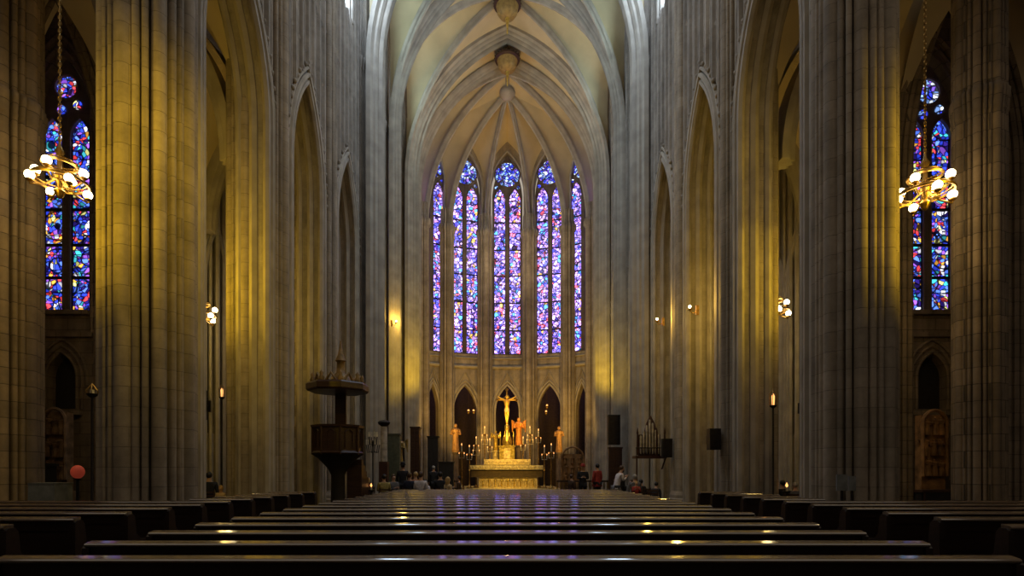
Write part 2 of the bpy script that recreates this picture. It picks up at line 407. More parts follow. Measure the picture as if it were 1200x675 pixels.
wl = nave_wall(-1); wr = nave_wall(1)

# aisle outer walls beyond the side chapels, with blind lancets and shafts
def aisle_wall(side):
    ops = []
    for c in (22.6, 27.2, 31.8, 36.4):
        for d in (-1.1, 1.1): ops.append((c+d, .8, 3.2, 9.6, 2.2))
    w = wall_strips(20.95, 49, 0, 18, ops, .9)
    M = Matrix(((0, side, 0, side*12.6), (1, 0, 0, 0), (0, 0, 1, 0), (0, 0, 0, 1))); w.xf(M)
    root = w.build('wall_aisle_left' if side < 0 else 'wall_aisle_right', MSD, kind='structure')
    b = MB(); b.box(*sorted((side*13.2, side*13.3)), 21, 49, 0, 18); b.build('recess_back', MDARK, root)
    mo = MB()
    for uc, a, zb, zs, h in ops:
        mo.tube([(side*12.52, uc+u, z) for u, z in arch_pts(a+.1, zs, h+.15, 8, 0)], .10, 6)
        mo.tube([(side*12.55, uc+u, z) for u, z in arch_pts(a+.32, zs, h+.5, 8, 0)], .08, 6)
    y = 21.0
    while y < 40: mo.tube([(side*12.5, y, 0), (side*12.5, y, 17.5)], .11 if int(y*10) % 2 else .07, 6); y += .55
    mo.build('wall_shaft', MRIB, root, True)
for s_ in (-1, 1): aisle_wall(s_)
for s_, nm in ((-1, 'ceiling_blocker_left'), (1, 'ceiling_blocker_right')):  # slabs added above the aisle vaults to block sky through gaps
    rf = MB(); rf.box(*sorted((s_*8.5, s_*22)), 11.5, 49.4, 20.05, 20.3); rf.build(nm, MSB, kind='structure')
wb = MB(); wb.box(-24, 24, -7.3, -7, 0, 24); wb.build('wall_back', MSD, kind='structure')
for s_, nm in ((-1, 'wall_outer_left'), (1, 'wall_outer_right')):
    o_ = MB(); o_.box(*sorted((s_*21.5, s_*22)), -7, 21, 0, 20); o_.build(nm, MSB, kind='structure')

# vaulting
ceil = MB()
def bay(mb, ribs, x, y0, y1, zs, zc, zc0=None, zc1=None, wallz=None, rw=.32, rd=.36, stilt=4.5):
    """quadripartite bay between x=+-x"""
    zc0 = zc0 or zc; zc1 = zc1 or zc; ym = (y0+y1)/2; boss = Vector((0, ym, zc)); wallz = wallz or zc-1.0
    for s in (-1, 1):
        for (ya, za) in ((y0, zc0), (y1, zc1)):
            foot = (s*x, ya, zs); D = arc3(foot, boss); T = arc3(foot, (0, ya, za)); Wd = arc3(foot, (s*x, ym, wallz), stilt=stilt)
            web(mb, T, D); web(mb, D, Wd)
            dirv = (boss-Vector(foot)); Bn = Vector((dirv.y, -dirv.x, 0)).normalized()
            if Vector((0, 0, 1)).cross(Bn).dot(dirv) > 0: pass
            m = MB(); path = D
            t0 = (path[1]-path[0]).normalized(); Nn = Bn.cross(t0)
            if Nn.dot(dirv) < 0: Bn = -Bn
            m.sweep(path, rib_prof(rw, rd), Bn); ribs.append(m)
CZ = 32.5
ribs = []
for i in range(3, 5):
    y0, y1 = PY[i], PY[i+1]-(.3 if i == 4 else 0)
    bay(ceil, ribs, 6.95, y0, y1, 22.0, CZ, zc0=CZ-.1, zc1=(32.2 if i == 4 else CZ-.1))
# strip between the two apse arches
Y1, Y2, YC = 38.3, 39.8, 39.5
web(ceil, arc3((-6.95, Y1, 22), (0, Y1, 32.2)), arc3((-6.8, Y2, 21.5), (0, Y2, 31.4)))
web(ceil, arc3((6.95, Y1, 22), (0, Y1, 32.2)), arc3((6.8, Y2, 21.5), (0, Y2, 31.4)))

# apse plan
EA, EB = 8.1, 4.8
def ell(deg, k=1.0): t = math.radians(deg); return Vector((EA*k*math.sin(t), YC+EB*k*math.cos(t), 0))
bound = [-85, -56, -37, -13, 13, 37, 56, 85]
CROWN = Vector((0, 41.3, 30.0)); SPR = 20.5
feet = []
for d in bound:
    p = ell(d, .94); feet.append(Vector((p.x, p.y, SPR)))
apse_ribs = []
def cr_of(k): return Vector((0, 40.3, 30.9)) if k in (0, 1, 6, 7) else CROWN
for k, f in enumerate(feet):
    CR_ = cr_of(k); R_ = arc3(f, CR_); dirv = CR_-f; Bn = Vector((dirv.y, -dirv.x, 0)).normalized()
    if Bn.cross((R_[1]-R_[0])).dot(dirv) < 0: Bn = -Bn
    m = MB(); m.sweep(R_, rib_prof(.30, .34), Bn); apse_ribs.append(m)
for k in range(7):
    a, b = ell(bound[k], 1.0), ell(bound[k+1], 1.0); mid = (a+b)/2
    wa = Vector((mid.x, mid.y, 28.0))
    for f, wp, kk_ in ((feet[k], a, k), (feet[k+1], b, k+1)):
        F = arc3((wp.x, wp.y, SPR), wa, stilt=3.6)
        web(ceil, arc3(f, cr_of(kk_)), F, 20, 8)
for k in (1, 5):
    a, b = ell(bound[k], 1.0), ell(bound[k+1], 1.0); mid = (a+b)/2; wa = Vector((mid.x, mid.y, 28.0)); q_ = Vector((0, 40.3, 30.9))
    ceil.grid([[wa.lerp(q_, j/8), wa.lerp(CROWN, j/8)] for j in range(9)])
# cells between the second arch and the first apse ribs
for s in (-1, 1):
    f = feet[0] if s < 0 else feet[-1]
    web(ceil, arc3((s*6.8, Y2, 21.5), (0, Y2, 31.4)), arc3(f, cr_of(0)))
# aisle vaults (ochre undersides lit by the chandeliers)
for s in (-1, 1):
    for (y0, y1) in ((12.4, 17.0),):
        for (ya, yb) in ((y0, (y0+y1)/2), (y1, (y0+y1)/2)):
            for (xa, xb) in ((11.9, 14.6), (17.4, 14.6)):
                D = arc3((s*xa, ya, 10.8), (s*xb, yb, 17.2)); T = arc3((s*xa, ya, 10.8), (s*xb, ya, 17.0)); Q = arc3((s*xa, ya, 10.8), (s*xa, yb, 16.4))
                web(ceil, D, T); web(ceil, D, Q)
    for i in range(0, 5):
        y0, y1 = PY[i], PY[i+1]
        for (ya, yb) in ((y0, (y0+y1)/2), (y1, (y0+y1)/2)):
            for (xa, xb) in (((8.3, 10.1), (11.9, 10.1)) if i == 0 else ((8.3, 10.45), (12.6, 10.45))):
                D = arc3((s*xa, ya, 11.5), (s*xb, yb, 16.6)); T = arc3((s*xa, ya, 11.5), (s*xb, ya, 16.4)); Q = arc3((s*xa, ya, 11.5), (s*xa, yb, 16.2))
                web(ceil, D, T); web(ceil, D, Q)
ceiling = ceil.build('ceiling', MV, kind='structure', smooth=True)
for m in ribs: m.build('vault_rib', MRIB, ceiling, True)
for m in apse_ribs: m.build('apse_rib', MRIB, ceiling, True)
def tarch(name, x, y, zs, zc, w, d, zb=None, orders=3, parent=None, mat=MRIB, cx=0):
    m = MB(); h = zc-zs
    for k in range(orders):
        off = -.1-k*d/orders*.9; ww = w*(1-.28*k)
        pts = [Vector((cx+u, y, z)) for u, z in arch_pts(x+off, zs, h+off*1.2, 16, zb)]
        pr = [(-ww/2, -.12), (-ww/2, .1), (-ww*.36, .2), (-ww*.28, .10), (-ww*.12, .16), (0, .24), (ww*.12, .16), (ww*.28, .10), (ww*.36, .2), (ww/2, .1), (ww/2, -.12)]
        m.sweep(pts, pr, (0, 1, 0))
    return m.build(name, mat, parent, True)
tarch('transverse_arch', 6.95, PY[3], 22, CZ, 1.3, .7, parent=ceiling, zb=0)
tarch('transverse_arch', 6.95, PY[4], 22, CZ, .75, .5, parent=ceiling, zb=0)
tarch('transverse_arch', 7.0, Y1, 22, 32.3, 1.1, .8, parent=ceiling, orders=4, zb=0)
tarch('transverse_arch', 6.85, Y2, 21.5, 31.4, .7, .5, parent=ceiling, orders=3, zb=0)
for s in (-1, 1):
    for y in PY[1:5]:
        tarch('aisle_arch', 1.95, y, 11.5, 16.4, .8, .4, parent=ceiling, orders=2, cx=s*10.65)
ridge = MB(); ridge.tube([(0, 39.8, 31.35), (0, 40.3, 30.9), (0, 41.3, 30.05)], .16, 8); ridge.build('ridge_rib', MRIB, ceiling, True)
bs = MB(); bs.lathe([(.05, -.75), (.3, -.7), (.55, -.45), (.6, -.2), (.5, 0)], (0, CROWN.y, CROWN.z+.1), 16)
bs.build('crown_boss', MRIB, ceiling, True)

# apse wall bays, each with a tall two-light window over a pointed opening
apse_root = empty('wall_apse', (0, YC, 0), kind='structure')
aps = []
def lancet_pane(uc, a, z0, zs, h, y, mat, name, parent, label=None):
    pts = arch_pts(a, zs, h, 6, z0); vs = [(uc+u, y, z) for u, z in pts]; n = len(vs)
    m = MB(); m.add(vs+[(x, y+.03, z) for x, y, z in vs], [tuple(range(n)), tuple(range(n, 2*n))[::-1]])
    return m.build(name, mat, parent, label=label)
def window(n, M, zb, zlt, hl, zr, rr, la, gap, bars, mg, mr, trefoil, label, rot, kindroot='window'):
    """local frame: x along the wall, y outwards, origin at the wall face middle on the floor"""
    root = empty('%s_%d' % (kindroot, n), M, rot, kind='structure'); root['label'] = label
    half = la+gap/2
    for s in (-1, 1):
        lancet_pane(s*half, la, zb, zlt, hl, .30, mg, 'stained_glass_light', root)
    # rose: four lobed
    r = MB(); pts = []
    for i in range(48):
        a = 2*PI*i/48; q = rr*(.80+.20*abs(math.cos(2*a))**.6) if trefoil else rr
        pts.append((q*math.cos(a), .30, zr+q*math.sin(a)))
    r.add(pts+[(x, .33, z) for x, y, z in pts], [tuple(range(48)), tuple(range(48, 96))[::-1]]); r.build('rose_light', mr, root)
    for s in (-1, 1):
        fr = .13 if trefoil else .16; fx = s*rr*.86 if trefoil else (s*.16 if s < 0 else .42); fz = zr-rr*1.02 if trefoil else zr-(.84 if s < 0 else .66)
        q_ = [(fx+fr*math.cos(2*PI*i/14), .17, fz+fr*math.sin(2*PI*i/14)) for i in range(14)]
        fm = MB(); fm.add(q_+[(x, .20, z) for x, y, z in q_], [tuple(range(14)), tuple(range(14, 28))[::-1]]); fm.build('foil_light', mr, root)
    # tracery: plate with holes built as strips
    W2 = half+la+.14; ztop = zr+rr+.55
    ops = [(s*half, la, zb, zlt, hl) for s in (-1, 1)]
    t = MB()
    K = 40
    us = sorted(set([round(-W2+2*W2*i/K, 4) for i in range(K+1)]+[round(s*half+q*la, 4) for s in (-1, 1) for q in (-1, 1)]))
    for ua, ub in zip(us, us[1:]):
        mid = (ua+ub)/2
        def lt(u):
            for s in (-1, 1):
                if abs(mid-s*half) < la: return zlt+(arch_z(u-s*half, la, hl) if abs(u-s*half) < la else 0)
            return zb
        inl = any(abs(mid-s*half) < la for s in (-1, 1))
        def rh(u): return math.sqrt(max(0, (rr*.97)**2-u*u))
        top = lambda u: zlt+arch_z(u, W2+.02, ztop-zlt)
        segs = []
        if abs(mid) < rr*.97:
            segs = [((lt(ua), lt(ub)), (min(zr-rh(ua), 1e9), zr-rh(ub))), ((zr+rh(ua), zr+rh(ub)), (max(top(ua), zr+rh(ua)), max(top(ub), zr+rh(ub))))]
        else: segs = [((lt(ua), lt(ub)), (max(lt(ua), top(ua)), max(lt(ub), top(ub))))]
        for (la0, lb0), (ta, tb) in segs:
            t.add([(ua, .2, la0), (ub, .2, lb0), (ub, .2, tb), (ua, .2, ta), (ua, .45, la0), (ub, .45, lb0), (ub, .45, tb), (ua, .45, ta)], [(0, 1, 2, 3), (5, 4, 7, 6), (3, 2, 6, 7), (1, 0, 4, 5)])
    for s in (-1, 1):
        t.tube([(s*half+u, .2, z) for u, z in arch_pts(la+.03, zlt, hl+.04, 8, zb)], .05, 6)
    ring = [(rr*math.cos(2*PI*i/32), .2, zr+rr*math.sin(2*PI*i/32)) for i in range(32)]
    t.tube(ring, .06, 6, closed=True)
    if trefoil:
        for i in range(4):
            a = 2*PI*i/4+PI/4; t.tube([(rr*.95*math.cos(a), .24, zr+rr*.95*math.sin(a)), (rr*.45*math.cos(a), .24, zr+rr*.45*math.sin(a))], [.09, .03], 6)
    t.box(-W2, W2, .05, .5, zb-.25, zb)
    t.build('tracery', MTRAC, root)
    ld = MB()
    for s in (-1, 1):
        for z in bars: ld.box(s*half-la, s*half+la, .24, .29, z-.05, z+.05)
        k = zb+.7
        while k < zlt: ld.box(s*half-la, s*half+la, .27, .29, k-.012, k+.012); k += .7
        ld.box(s*half-la, s*half-la+.035, .26, .29, zb, zlt); ld.box(s*half+la-.035, s*half+la, .26, .29, zb, zlt)
    ld.build('glazing_bar', MLEAD, root)
    return root
bars_a = [z for z in (12.9, 15.1, 17.3, 19.4, 21.6)]
wdesc = ['leftmost sliver of stained glass window in the apse', 'narrow stained glass window left of the apse centre, third from middle', 'two-light purple stained glass window just left of the centre one', 'central two-light stained glass window above the golden crucifix', 'two-light purple stained glass window just right of the centre one', 'narrow stained glass window second to the right of the centre one', 'rightmost sliver of stained glass window in the apse']
wdesc[1] = 'narrow stained glass window second to the left of the centre one'
for k in range(7):
    a, b = ell(bound[k]), ell(bound[k+1]); mid = (a+b)/2; d = b-a; L_ = d.length; rot = math.atan2(d.y, d.x)
    half = L_/2
    wa = min(1.32, half-.12)
    oa = min(1.0, half-.5)
    ops = [(0, oa, 0, 6.3, 2.2), (0, wa, 10.9, 24.2, 2.9)]
    w = wall_strips(-half, half, 0, 31, ops, .7)
    M = Matrix.Translation(mid) @ Matrix.Rotation(rot, 4, 'Z')
    w.xf(Matrix.Translation((0, -YC, 0)) @ M)
    w.build('apse_wall_panel', MA, apse_root)
    mo = MB()
    for off, r, y in ((0, .09, -.02), (.2, .07, -.04)):
        mo.tube([(u, y, z) for u, z in arch_pts(oa+off, 6.3, 2.2+off*1.4, 10, 0)], r, 6)
    mo.tube([(-half, -.05, 9.9), (half, -.05, 9.9)], .13, 6); mo.tube([(-half, -.03, 10.6), (half, -.03, 10.6)], .07, 6)
    g = oa+.5   # little gable over the opening
    mo.tube([(-g*.9, -.05, 7.0), (-g*.4, -.05, 8.35), (0, -.05, 9.5), (g*.4, -.05, 8.35), (g*.9, -.05, 7.0)], .05, 6)
    mo.tube([(u, -.02, z) for u, z in arch_pts(wa+.05, 24.2, 3.0, 10, 10.9)], .08, 6)
    mo.xf(Matrix.Translation((0, -YC, 0)) @ M); mo.build('arch_moulding', MRIB, apse_root, True)
    window(k+1, mid, 11.0, 23.2, 1.1, 25.45, 1.02, .46 if k in (2, 3, 4) else .44, .30, bars_a, MGA, MGR, True, wdesc[k], rot)
# clustered responds between the apse windows
for k, d in enumerate(bound):
    if k in (0, 7): continue
    p = ell(d, .975); m = MB(); big = clustered(.40, [(0, .47, .15), (PI, .47, .15), (-PI/2, .48, .20), (PI/2, .34, .14), (-PI/4, .50, .10), (-3*PI/4, .50, .10), (-PI/8, .52, .06), (-7*PI/8, .52, .06), (-3*PI/8, .50, .06), (-5*PI/8, .50, .06)], 160)
    rot = math.radians(-d)
    pts = [(x*math.cos(rot)-y*math.sin(rot), x*math.sin(rot)+y*math.cos(rot)) for x, y in big]
    cx, cy = p.x, p.y-YC
    m.prism(pts, [(0, 1.15, cx, cy), (.5, 1.15, cx, cy), (.7, 1.02, cx, cy), (20.2, .98, cx, cy), (20.4, 1.2, cx, cy), (20.7, 1.2, cx, cy), (20.9, .9, cx, cy), (22, .85, cx, cy)])
    m.build('respond', MA, apse_root, True)
# ambulatory back wall seen through the openings
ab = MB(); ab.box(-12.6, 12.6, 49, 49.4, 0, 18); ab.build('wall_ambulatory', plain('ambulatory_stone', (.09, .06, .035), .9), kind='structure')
amc = MB(); amc.box(-12.6, 12.6, 39.6, 49, 10.4, 10.6); 

# ------------------------------------------------------------------ side chapels with windows
def chapel(side):
    tx = -1 if side < 0 else 1
    wc = 16.15 if side < 0 else 15.39            # window middle
    yw = 20.0
    wz = [(wc, .86, 6.95, 14.9, 1.5)]
    extra = 19.05 if side > 0 else 19.6
    ops = [(wc*side, 1.02, 7.45, 14.6, 2.1), (wc*side, .52 if side < 0 else .56, 3.85, 5.0, .85), (extra*side, 1.0, 7.45, 14.6, 2.1)]
    ops = [(u, a, zb, zs, h) for (u, a, zb, zs, h) in ops]
    x0, x1 = (-21.5, -12.6) if side < 0 else (12.6, 21.5)
    w = wall_strips(x0, x1, 0, 20, ops, .9); w.xf(Matrix.Translation((0, yw, 0)))
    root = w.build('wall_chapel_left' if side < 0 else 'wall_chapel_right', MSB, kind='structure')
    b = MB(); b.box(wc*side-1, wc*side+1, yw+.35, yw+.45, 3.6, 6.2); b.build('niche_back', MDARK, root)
    mo = MB(); c = wc*side
    mo.box(c-1.15, c+1.15, yw-.12, yw, 6.45, 6.62); mo.box(c-1.05, c+1.05, yw-.2, yw, 7.25, 7.4)
    na = .52
    for off, r in ((.05, .06), (.22, .05), (.4, .06)):
        mo.tube([(c+u, yw-.03, z) for u, z in arch_pts(na+off, 5.0, .85+off*1.3, 8, 3.85 if off < .3 else 4.7)], r, 6)
    mo.box(c-.75, c+.75, yw-.22, yw, 3.62, 3.82)
    mo.tube([(c+u, yw-.03, z) for u, z in arch_pts(1.12, 14.6, 2.4, 10, 6.6)], .08, 6)
    mo.tube([(c+u, yw-.06, z) for u, z in arch_pts(1.30, 14.6, 2.8, 10, 0)], .10, 6)
    for q in (-1.55, 1.5, -1.75, 1.75): mo.tube([(c+q, yw-.1, 0), (c+q, yw-.1, 20)], .09, 6)
    mo.build('arch_moulding', MSB, root, True)
    # front arch of the chapel
    cx = side*(14.0 if side < 0 else 13.75)
    fw = wall_strips(11.75 if side > 0 else -21.5, 21.5 if side > 0 else -11.95, 0, 20, [(cx, 1.62 if side < 0 else 1.5, 0, 10.6, 5.9), (side*19.2, 1.9, 0, 10.6, 5.9)], .6)
    fw.xf(Matrix.Translation((0, 16.8, 0)))
    fo = fw.build('wall_chapel_front_left' if side < 0 else 'wall_chapel_front_right', MV, kind='structure')
    mo = MB(); a0 = 1.62 if side < 0 else 1.5
    for off, r, y in ((0, .09, 16.78), (-.1, .08, 17.1), (.2, .09, 16.74), (.38, .07, 16.74), (.55, .09, 16.7)):
        mo.tube([(cx+u, y, z) for u, z in arch_pts(a0+off, 10.6, 5.9+off*1.3, 14, 0)], r, 6)
    mo.build('arch_moulding', MSB, fo, True)
    nb = 8 if side < 0 else 10
    sd = 'left' if side < 0 else 'right'
    window(nb, (c, yw, 0), 7.45, 13.8, .70, 15.66 if side < 0 else 15.5, .46 if side < 0 else .50, .36, .28, (8.7, 9.9, 11.2, 12.4), MGB, MGR if side > 0 else MGB, False, 'tall two-light stained glass window behind the %s chandelier' % sd, 0)
    window(nb+1, (extra*side, yw, 0), 7.45, 13.8, .70, 15.6, .48, .36, .28, (8.7, 9.9, 11.2, 12.4), MGB, MGB, False, 'partly hidden stained glass window at the far %s edge' % sd, 0)
for s_ in (-1, 1): chapel(s_)

# ------------------------------------------------------------------ piers
def pier(x, y, R, ztop, label, side, mat=MS, big=False, cap=None, variant=0):
    cir = []
    k = R/1.05
    for i in range(8):
        a = PI/4*i+(PI/8 if variant else 0)
        cir.append((a, .84*k, .19*k if i % 2 == 0 else .155*k))
        cir.append((a+PI/8-.10, .90*k, .072*k)); cir.append((a+PI/8+.10, .90*k, .072*k))
    pts = clustered(.62*k, cir, 360)
    root = empty('stone_pier', (x, y, 0), 0, label, 'pier', 'clustered stone piers')
    m = MB(); m.prism(pts, [(.75, 1, 0, 0), (ztop, 1, 0, 0)]); m.build('shaft', mat, root, True)
    b = MB(); oc = [(1.18*R*math.cos(PI/8+PI/4*i), 1.18*R*math.sin(PI/8+PI/4*i)) for i in range(8)]
    b.prism(oc, [(0, 1, 0, 0), (.45, 1, 0, 0), (.5, .96, 0, 0), (.62, .96, 0, 0), (.76, .9, 0, 0)]); b.build('base', mat, root)
    c = MB()
    if cap:
        c.prism(pts, [(cap-.02, 1.0, 0, 0), (cap+.05, 1.04, 0, 0), (cap+.12, 1.02, 0, 0), (cap+.45, 1.08, 0, 0), (cap+.6, 1.08, 0, 0), (cap+.66, 1.0, 0, 0)]); c.build('capital', mat, root, True)
    return root
ordn = ['nearest', 'second', 'third', 'fourth', 'farthest']
for s_ in (-1, 1):
    sd = 'left' if s_ < 0 else 'right'
    for i in range(3, 9):
        y = PY[i-3]
        lab = {3: 'massive ribbed stone pier lit yellow, nearest of the %s nave row' % sd, 4: 'tall clustered stone pier, second of the %s nave row' % sd, 5: 'clustered stone pier, third of the %s nave row, beside the %s' % (sd, 'pulpit' if s_ < 0 else 'black wall speaker'),
               6: 'clustered stone pier, fourth of the %s nave row' % sd, 7: 'clustered stone pier, fifth of the %s nave row' % sd, 8: 'last clustered pier at the %s foot of the apse arch' % sd}[i]
        p = pier(-8.05 if s_ < 0 else (7.8 if i < 8 else 7.95), y, (1.03 if i == 3 else 1.0) if s_ < 0 else (.90 if i == 3 else .93), 33.4, lab, s_, MS if i < 6 else MSD, cap=21.6, variant=i % 2 if i > 3 else (0 if s_ < 0 else 1))
pier(-13.25, 14.4, .95, 20, 'stone pier coloured dark for weak light at the far left edge beside the chapel', -1, MSB, cap=10.6)  # darker stone colour stands in for the weaker light out here
pier(12.15, 14.2, .60, 20, 'stone pier coloured dark for weak light at the right edge, right of the lit chandelier', 1, MSB, cap=10.6)  # dimness painted into this pier too, by the darker stone

exec_parts = True
# ------------------------------------------------------------------ pews
def make_pew(half, h, label, group):
    root = empty('wooden_pew', (0, 0, 0), 0, label, 'pew', group)
    b = MB(); b.box(-half+.05, half-.05, -.015, .02, .14, h-.05)
    n = max(3, int(half*2/1.2))
    for i in range(n+1):
        x = -half+.06+(2*half-.12)*i/n; b.box(x-.035, x+.035, -.03, -.015, .14, h-.05)
    b.box(-half+.05, half-.05, -.03, -.015, .14, .26); b.box(-half+.05, half-.05, -.03, -.015, h-.17, h-.05)
    b.build('backrest', MW, root)
    r = MB(); pr = []
    pr = [(-.066, h-.042), (-.064, h-.033), (-.056, h-.024), (-.045, h-.019), (.040, h-.006), (.054, h-.006), (.06, h-.014)]
    pr += [(.058, h-.055), (.04, h-.065), (-.04, h-.065), (-.058, h-.055)]
    vs = [(x, y, z) for x in (-half-.01, half+.01) for y, z in pr]; k = len(pr)
    r.add(vs, [(i, (i+1) % k, k+(i+1) % k, k+i) for i in range(k)]+[tuple(range(k)), tuple(range(k, 2*k))[::-1]])
    r.build('top_rail', MWR, root)
    s = MB(); s.box(-half+.05, half-.05, .02, .43, .40, .44); s.box(-half+.05, half-.05, .38, .42, .32, .40); s.build('seat', MW, root)
    bk = MB(); bk.box(-half+.06, half-.06, -.16, -.03, .52, .54); bk.box(-half+.06, half-.06, -.17, -.155, .52, .60); bk.build('book_ledge', MW, root)
    prof = [(-.07, 0), (-.06, h-.07), (-.03, h-.045), (.05, h-.045), (.09, h-.09), (.12, .72), (.2, .64), (.40, .62), (.46, .58), (.46, .52), (.42, .46), (.42, .06), (.46, 0)]
    for sx in (-1, 1):
        e = MB(); x0 = sx*half; xs = (x0-.035, x0+.035)
        vs = [(x, y, z) for x in xs for y, z in prof]; k = len(prof)
        e.add(vs, [(i, (i+1) % k, k+(i+1) % k, k+i) for i in range(k)]+[tuple(range(k)), tuple(range(k, 2*k))[::-1]])
        e.build('pew_end', MW, root)
    kn = MB(); kn.box(-half+.15, half-.15, -.42, -.26, .12, .17)
    for i in range(4): x = -half+.4+(2*half-.8)*i/3; kn.box(x-.03, x+.03, -.4, -.02, 0, .14)
    kn.build('kneeler', MW, root)
    return root
NUM = ['nearest', 'second', 'third', 'fourth', 'fifth', 'sixth', 'seventh', 'eighth', 'ninth', 'tenth', 'eleventh', 'twelfth', 'thirteenth', 'fourteenth', 'fifteenth', 'sixteenth', 'seventeenth', 'eighteenth', 'nineteenth', 'twentieth', 'twenty-first', 'twenty-second']
proto = make_pew(4.2, .9, 'x', 'pews of the central block')
Ys = []
for i in range(18):
    o = proto if i == 0 else copy_tree(proto)
    y = 4.57+.975*i; o.location = (0, y, 0); Ys.append(y)
    o['label'] = 'long dark wooden pew in the central block, %s row from the camera' % NUM[i]
sproto = {}
rows = [5.85+.93*i for i in range(11)]
for s_ in (-1, 1):
    sd = 'left' if s_ < 0 else 'right'
    a = make_pew(4.3, 1.04, 'x', 'pews of the %s side block' % sd)
    b = make_pew(.62, 1.04, 'x', 'pews of the %s side block' % sd)
    ua = ub = False; ka = 0
    for i, y in enumerate(rows):
        long_ = y < 10.95
        src = a if long_ else b
        if long_: o = src if not ua else copy_tree(src); ua = True; o.location = (s_*(5.3+4.3), y, 0)
        else: o = src if not ub else copy_tree(src); ub = True; o.location = (s_*(5.3+.62), y, 0)
        o['label'] = ('dark wooden side pew running to the %s edge, %s row from the camera' % (sd, NUM[i])) if long_ else ('short dark side pew beside the %s piers, %s row from the camera' % (sd, NUM[i]))
    # long pews in the aisle beyond the second pier

# ------------------------------------------------------------------ chandeliers and lamps
def chandelier(x, y, z, label, power, rot=0):
    root = empty('chandelier', (x, y, z), rot, label, 'chandelier')
    f = MB()
    for rr, zz in ((.56, -.10), (.34, .30)):
        f.tube([(rr*math.cos(2*PI*i/28), rr*math.sin(2*PI*i/28), zz) for i in range(28)], .035, 6, closed=True)
        f.tube([(rr*.93*math.cos(2*PI*i/28), rr*.93*math.sin(2*PI*i/28), zz+.07) for i in range(28)], .015, 5, closed=True)
    f.lathe([(.02, -.5), (.07, -.45), (.12, -.33), (.05, -.25), (.09, -.1), (.14, 0), (.06, .12), (.05, .5), (.10, .6), (.03, .75), (.02, .9)], n=12)
    f.build('frame', MBRASS, root, True)
    for i in range(8):
        a = 2*PI*i/8+.2
        lo = i % 2; R_ = .56 if lo else .50; zz = -.30 if lo else .02
        am = MB(); am.tube([(0.08*math.cos(a), .08*math.sin(a), -.05), (.3*math.cos(a), .3*math.sin(a), -.2+zz*.3), (R_*math.cos(a), R_*math.sin(a), zz-.08), (R_*math.cos(a), R_*math.sin(a), zz)], .022, 6)
        am.lathe([(.02, -.04), (.08, 0), (.07, .03)], (R_*math.cos(a), R_*math.sin(a), zz), 10)
        ar = am.build('arm', MBRASS, root, True)
        g = MB(); g.ball((R_*math.cos(a), R_*math.sin(a), zz+.12), .10, 12, 8); g.build('globe_bulb', MBULB, ar, True)
    c = MB(); k = .9
    c.tube([(0, 0, .85), (0, 0, 11.4)], .014, 5); 
    while k < 5: c.tube([(0.04*math.cos(t), 0, k+.06*math.sin(t)) for t in [2*PI*q/8 for q in range(8)]], .012, 4, closed=True); k += .16
    c.build('chain', MBRASS, root)
    l = lamp('POINT', (0, 0, -.1), power, (1, .66, .16), .5); l.parent = root
    return root
c1 = P(70, 208, 13); chandelier(c1.x, 13, c1.z, 'lit brass chandelier hanging in front of the left aisle window', 130)
c2 = P(1084, 222, 13); chandelier(c2.x, 13, c2.z, 'lit brass chandelier hanging in front of the right aisle window', 130, .35)
c3 = P(246, 372, 21.6); chandelier(c3.x, 20.9, c3.z, 'small far chandelier in the left aisle behind the nearest pier', 120, .2)
c4 = P(906, 362, 21.0); chandelier(c4.x, 21.0, c4.z, 'small far chandelier in the right aisle beside the second pier', 120, .5)

def sconce(px, py, X, Y, side, label, power):
    z = 1.6+(552-py)*Y/646
    root = empty('wall_sconce', (X, Y, z), 0, label, 'wall lamp')
    b = MB(); b.box(-.05, .05, -.05, .05, -.22, .12); b.tube([(0, 0, -.1), (-side*.16, 0, -.16), (-side*.26, 0, -.05)], .02, 6); b.lathe([(.02, -.06), (.07, -.03), (.08, 0)], (-side*.26, 0, 0), 10); b.build('bracket', MBRASS, root, True)
    g = MB(); g.ball((-side*.26, 0, .08), .05, 10, 8); g.build('globe_bulb', MBULB, root, True)
    l = lamp('POINT', (-side*.34, -.1, .1), power, (1, .62, .10), .12); l.parent = root
for px, py, sd, lab, pw in ((817, 362, 1, 'small lit sconce high on the right arcade, nearer one', 110), (777, 376, 1, 'small lit sconce high on the right arcade, farther one', 90), (459, 378, -1, 'small lit sconce high on the left arcade near the chancel', 100)):
    off = abs(px-594.5); X = 6.75; Y = 646*X/off
    sconce(px, py, sd*X, Y, sd, lab, pw)

MPEND = plain('dull_gilt_lamp', (.34, .22, .07), .6, .25, noise=.3, nscale=5)
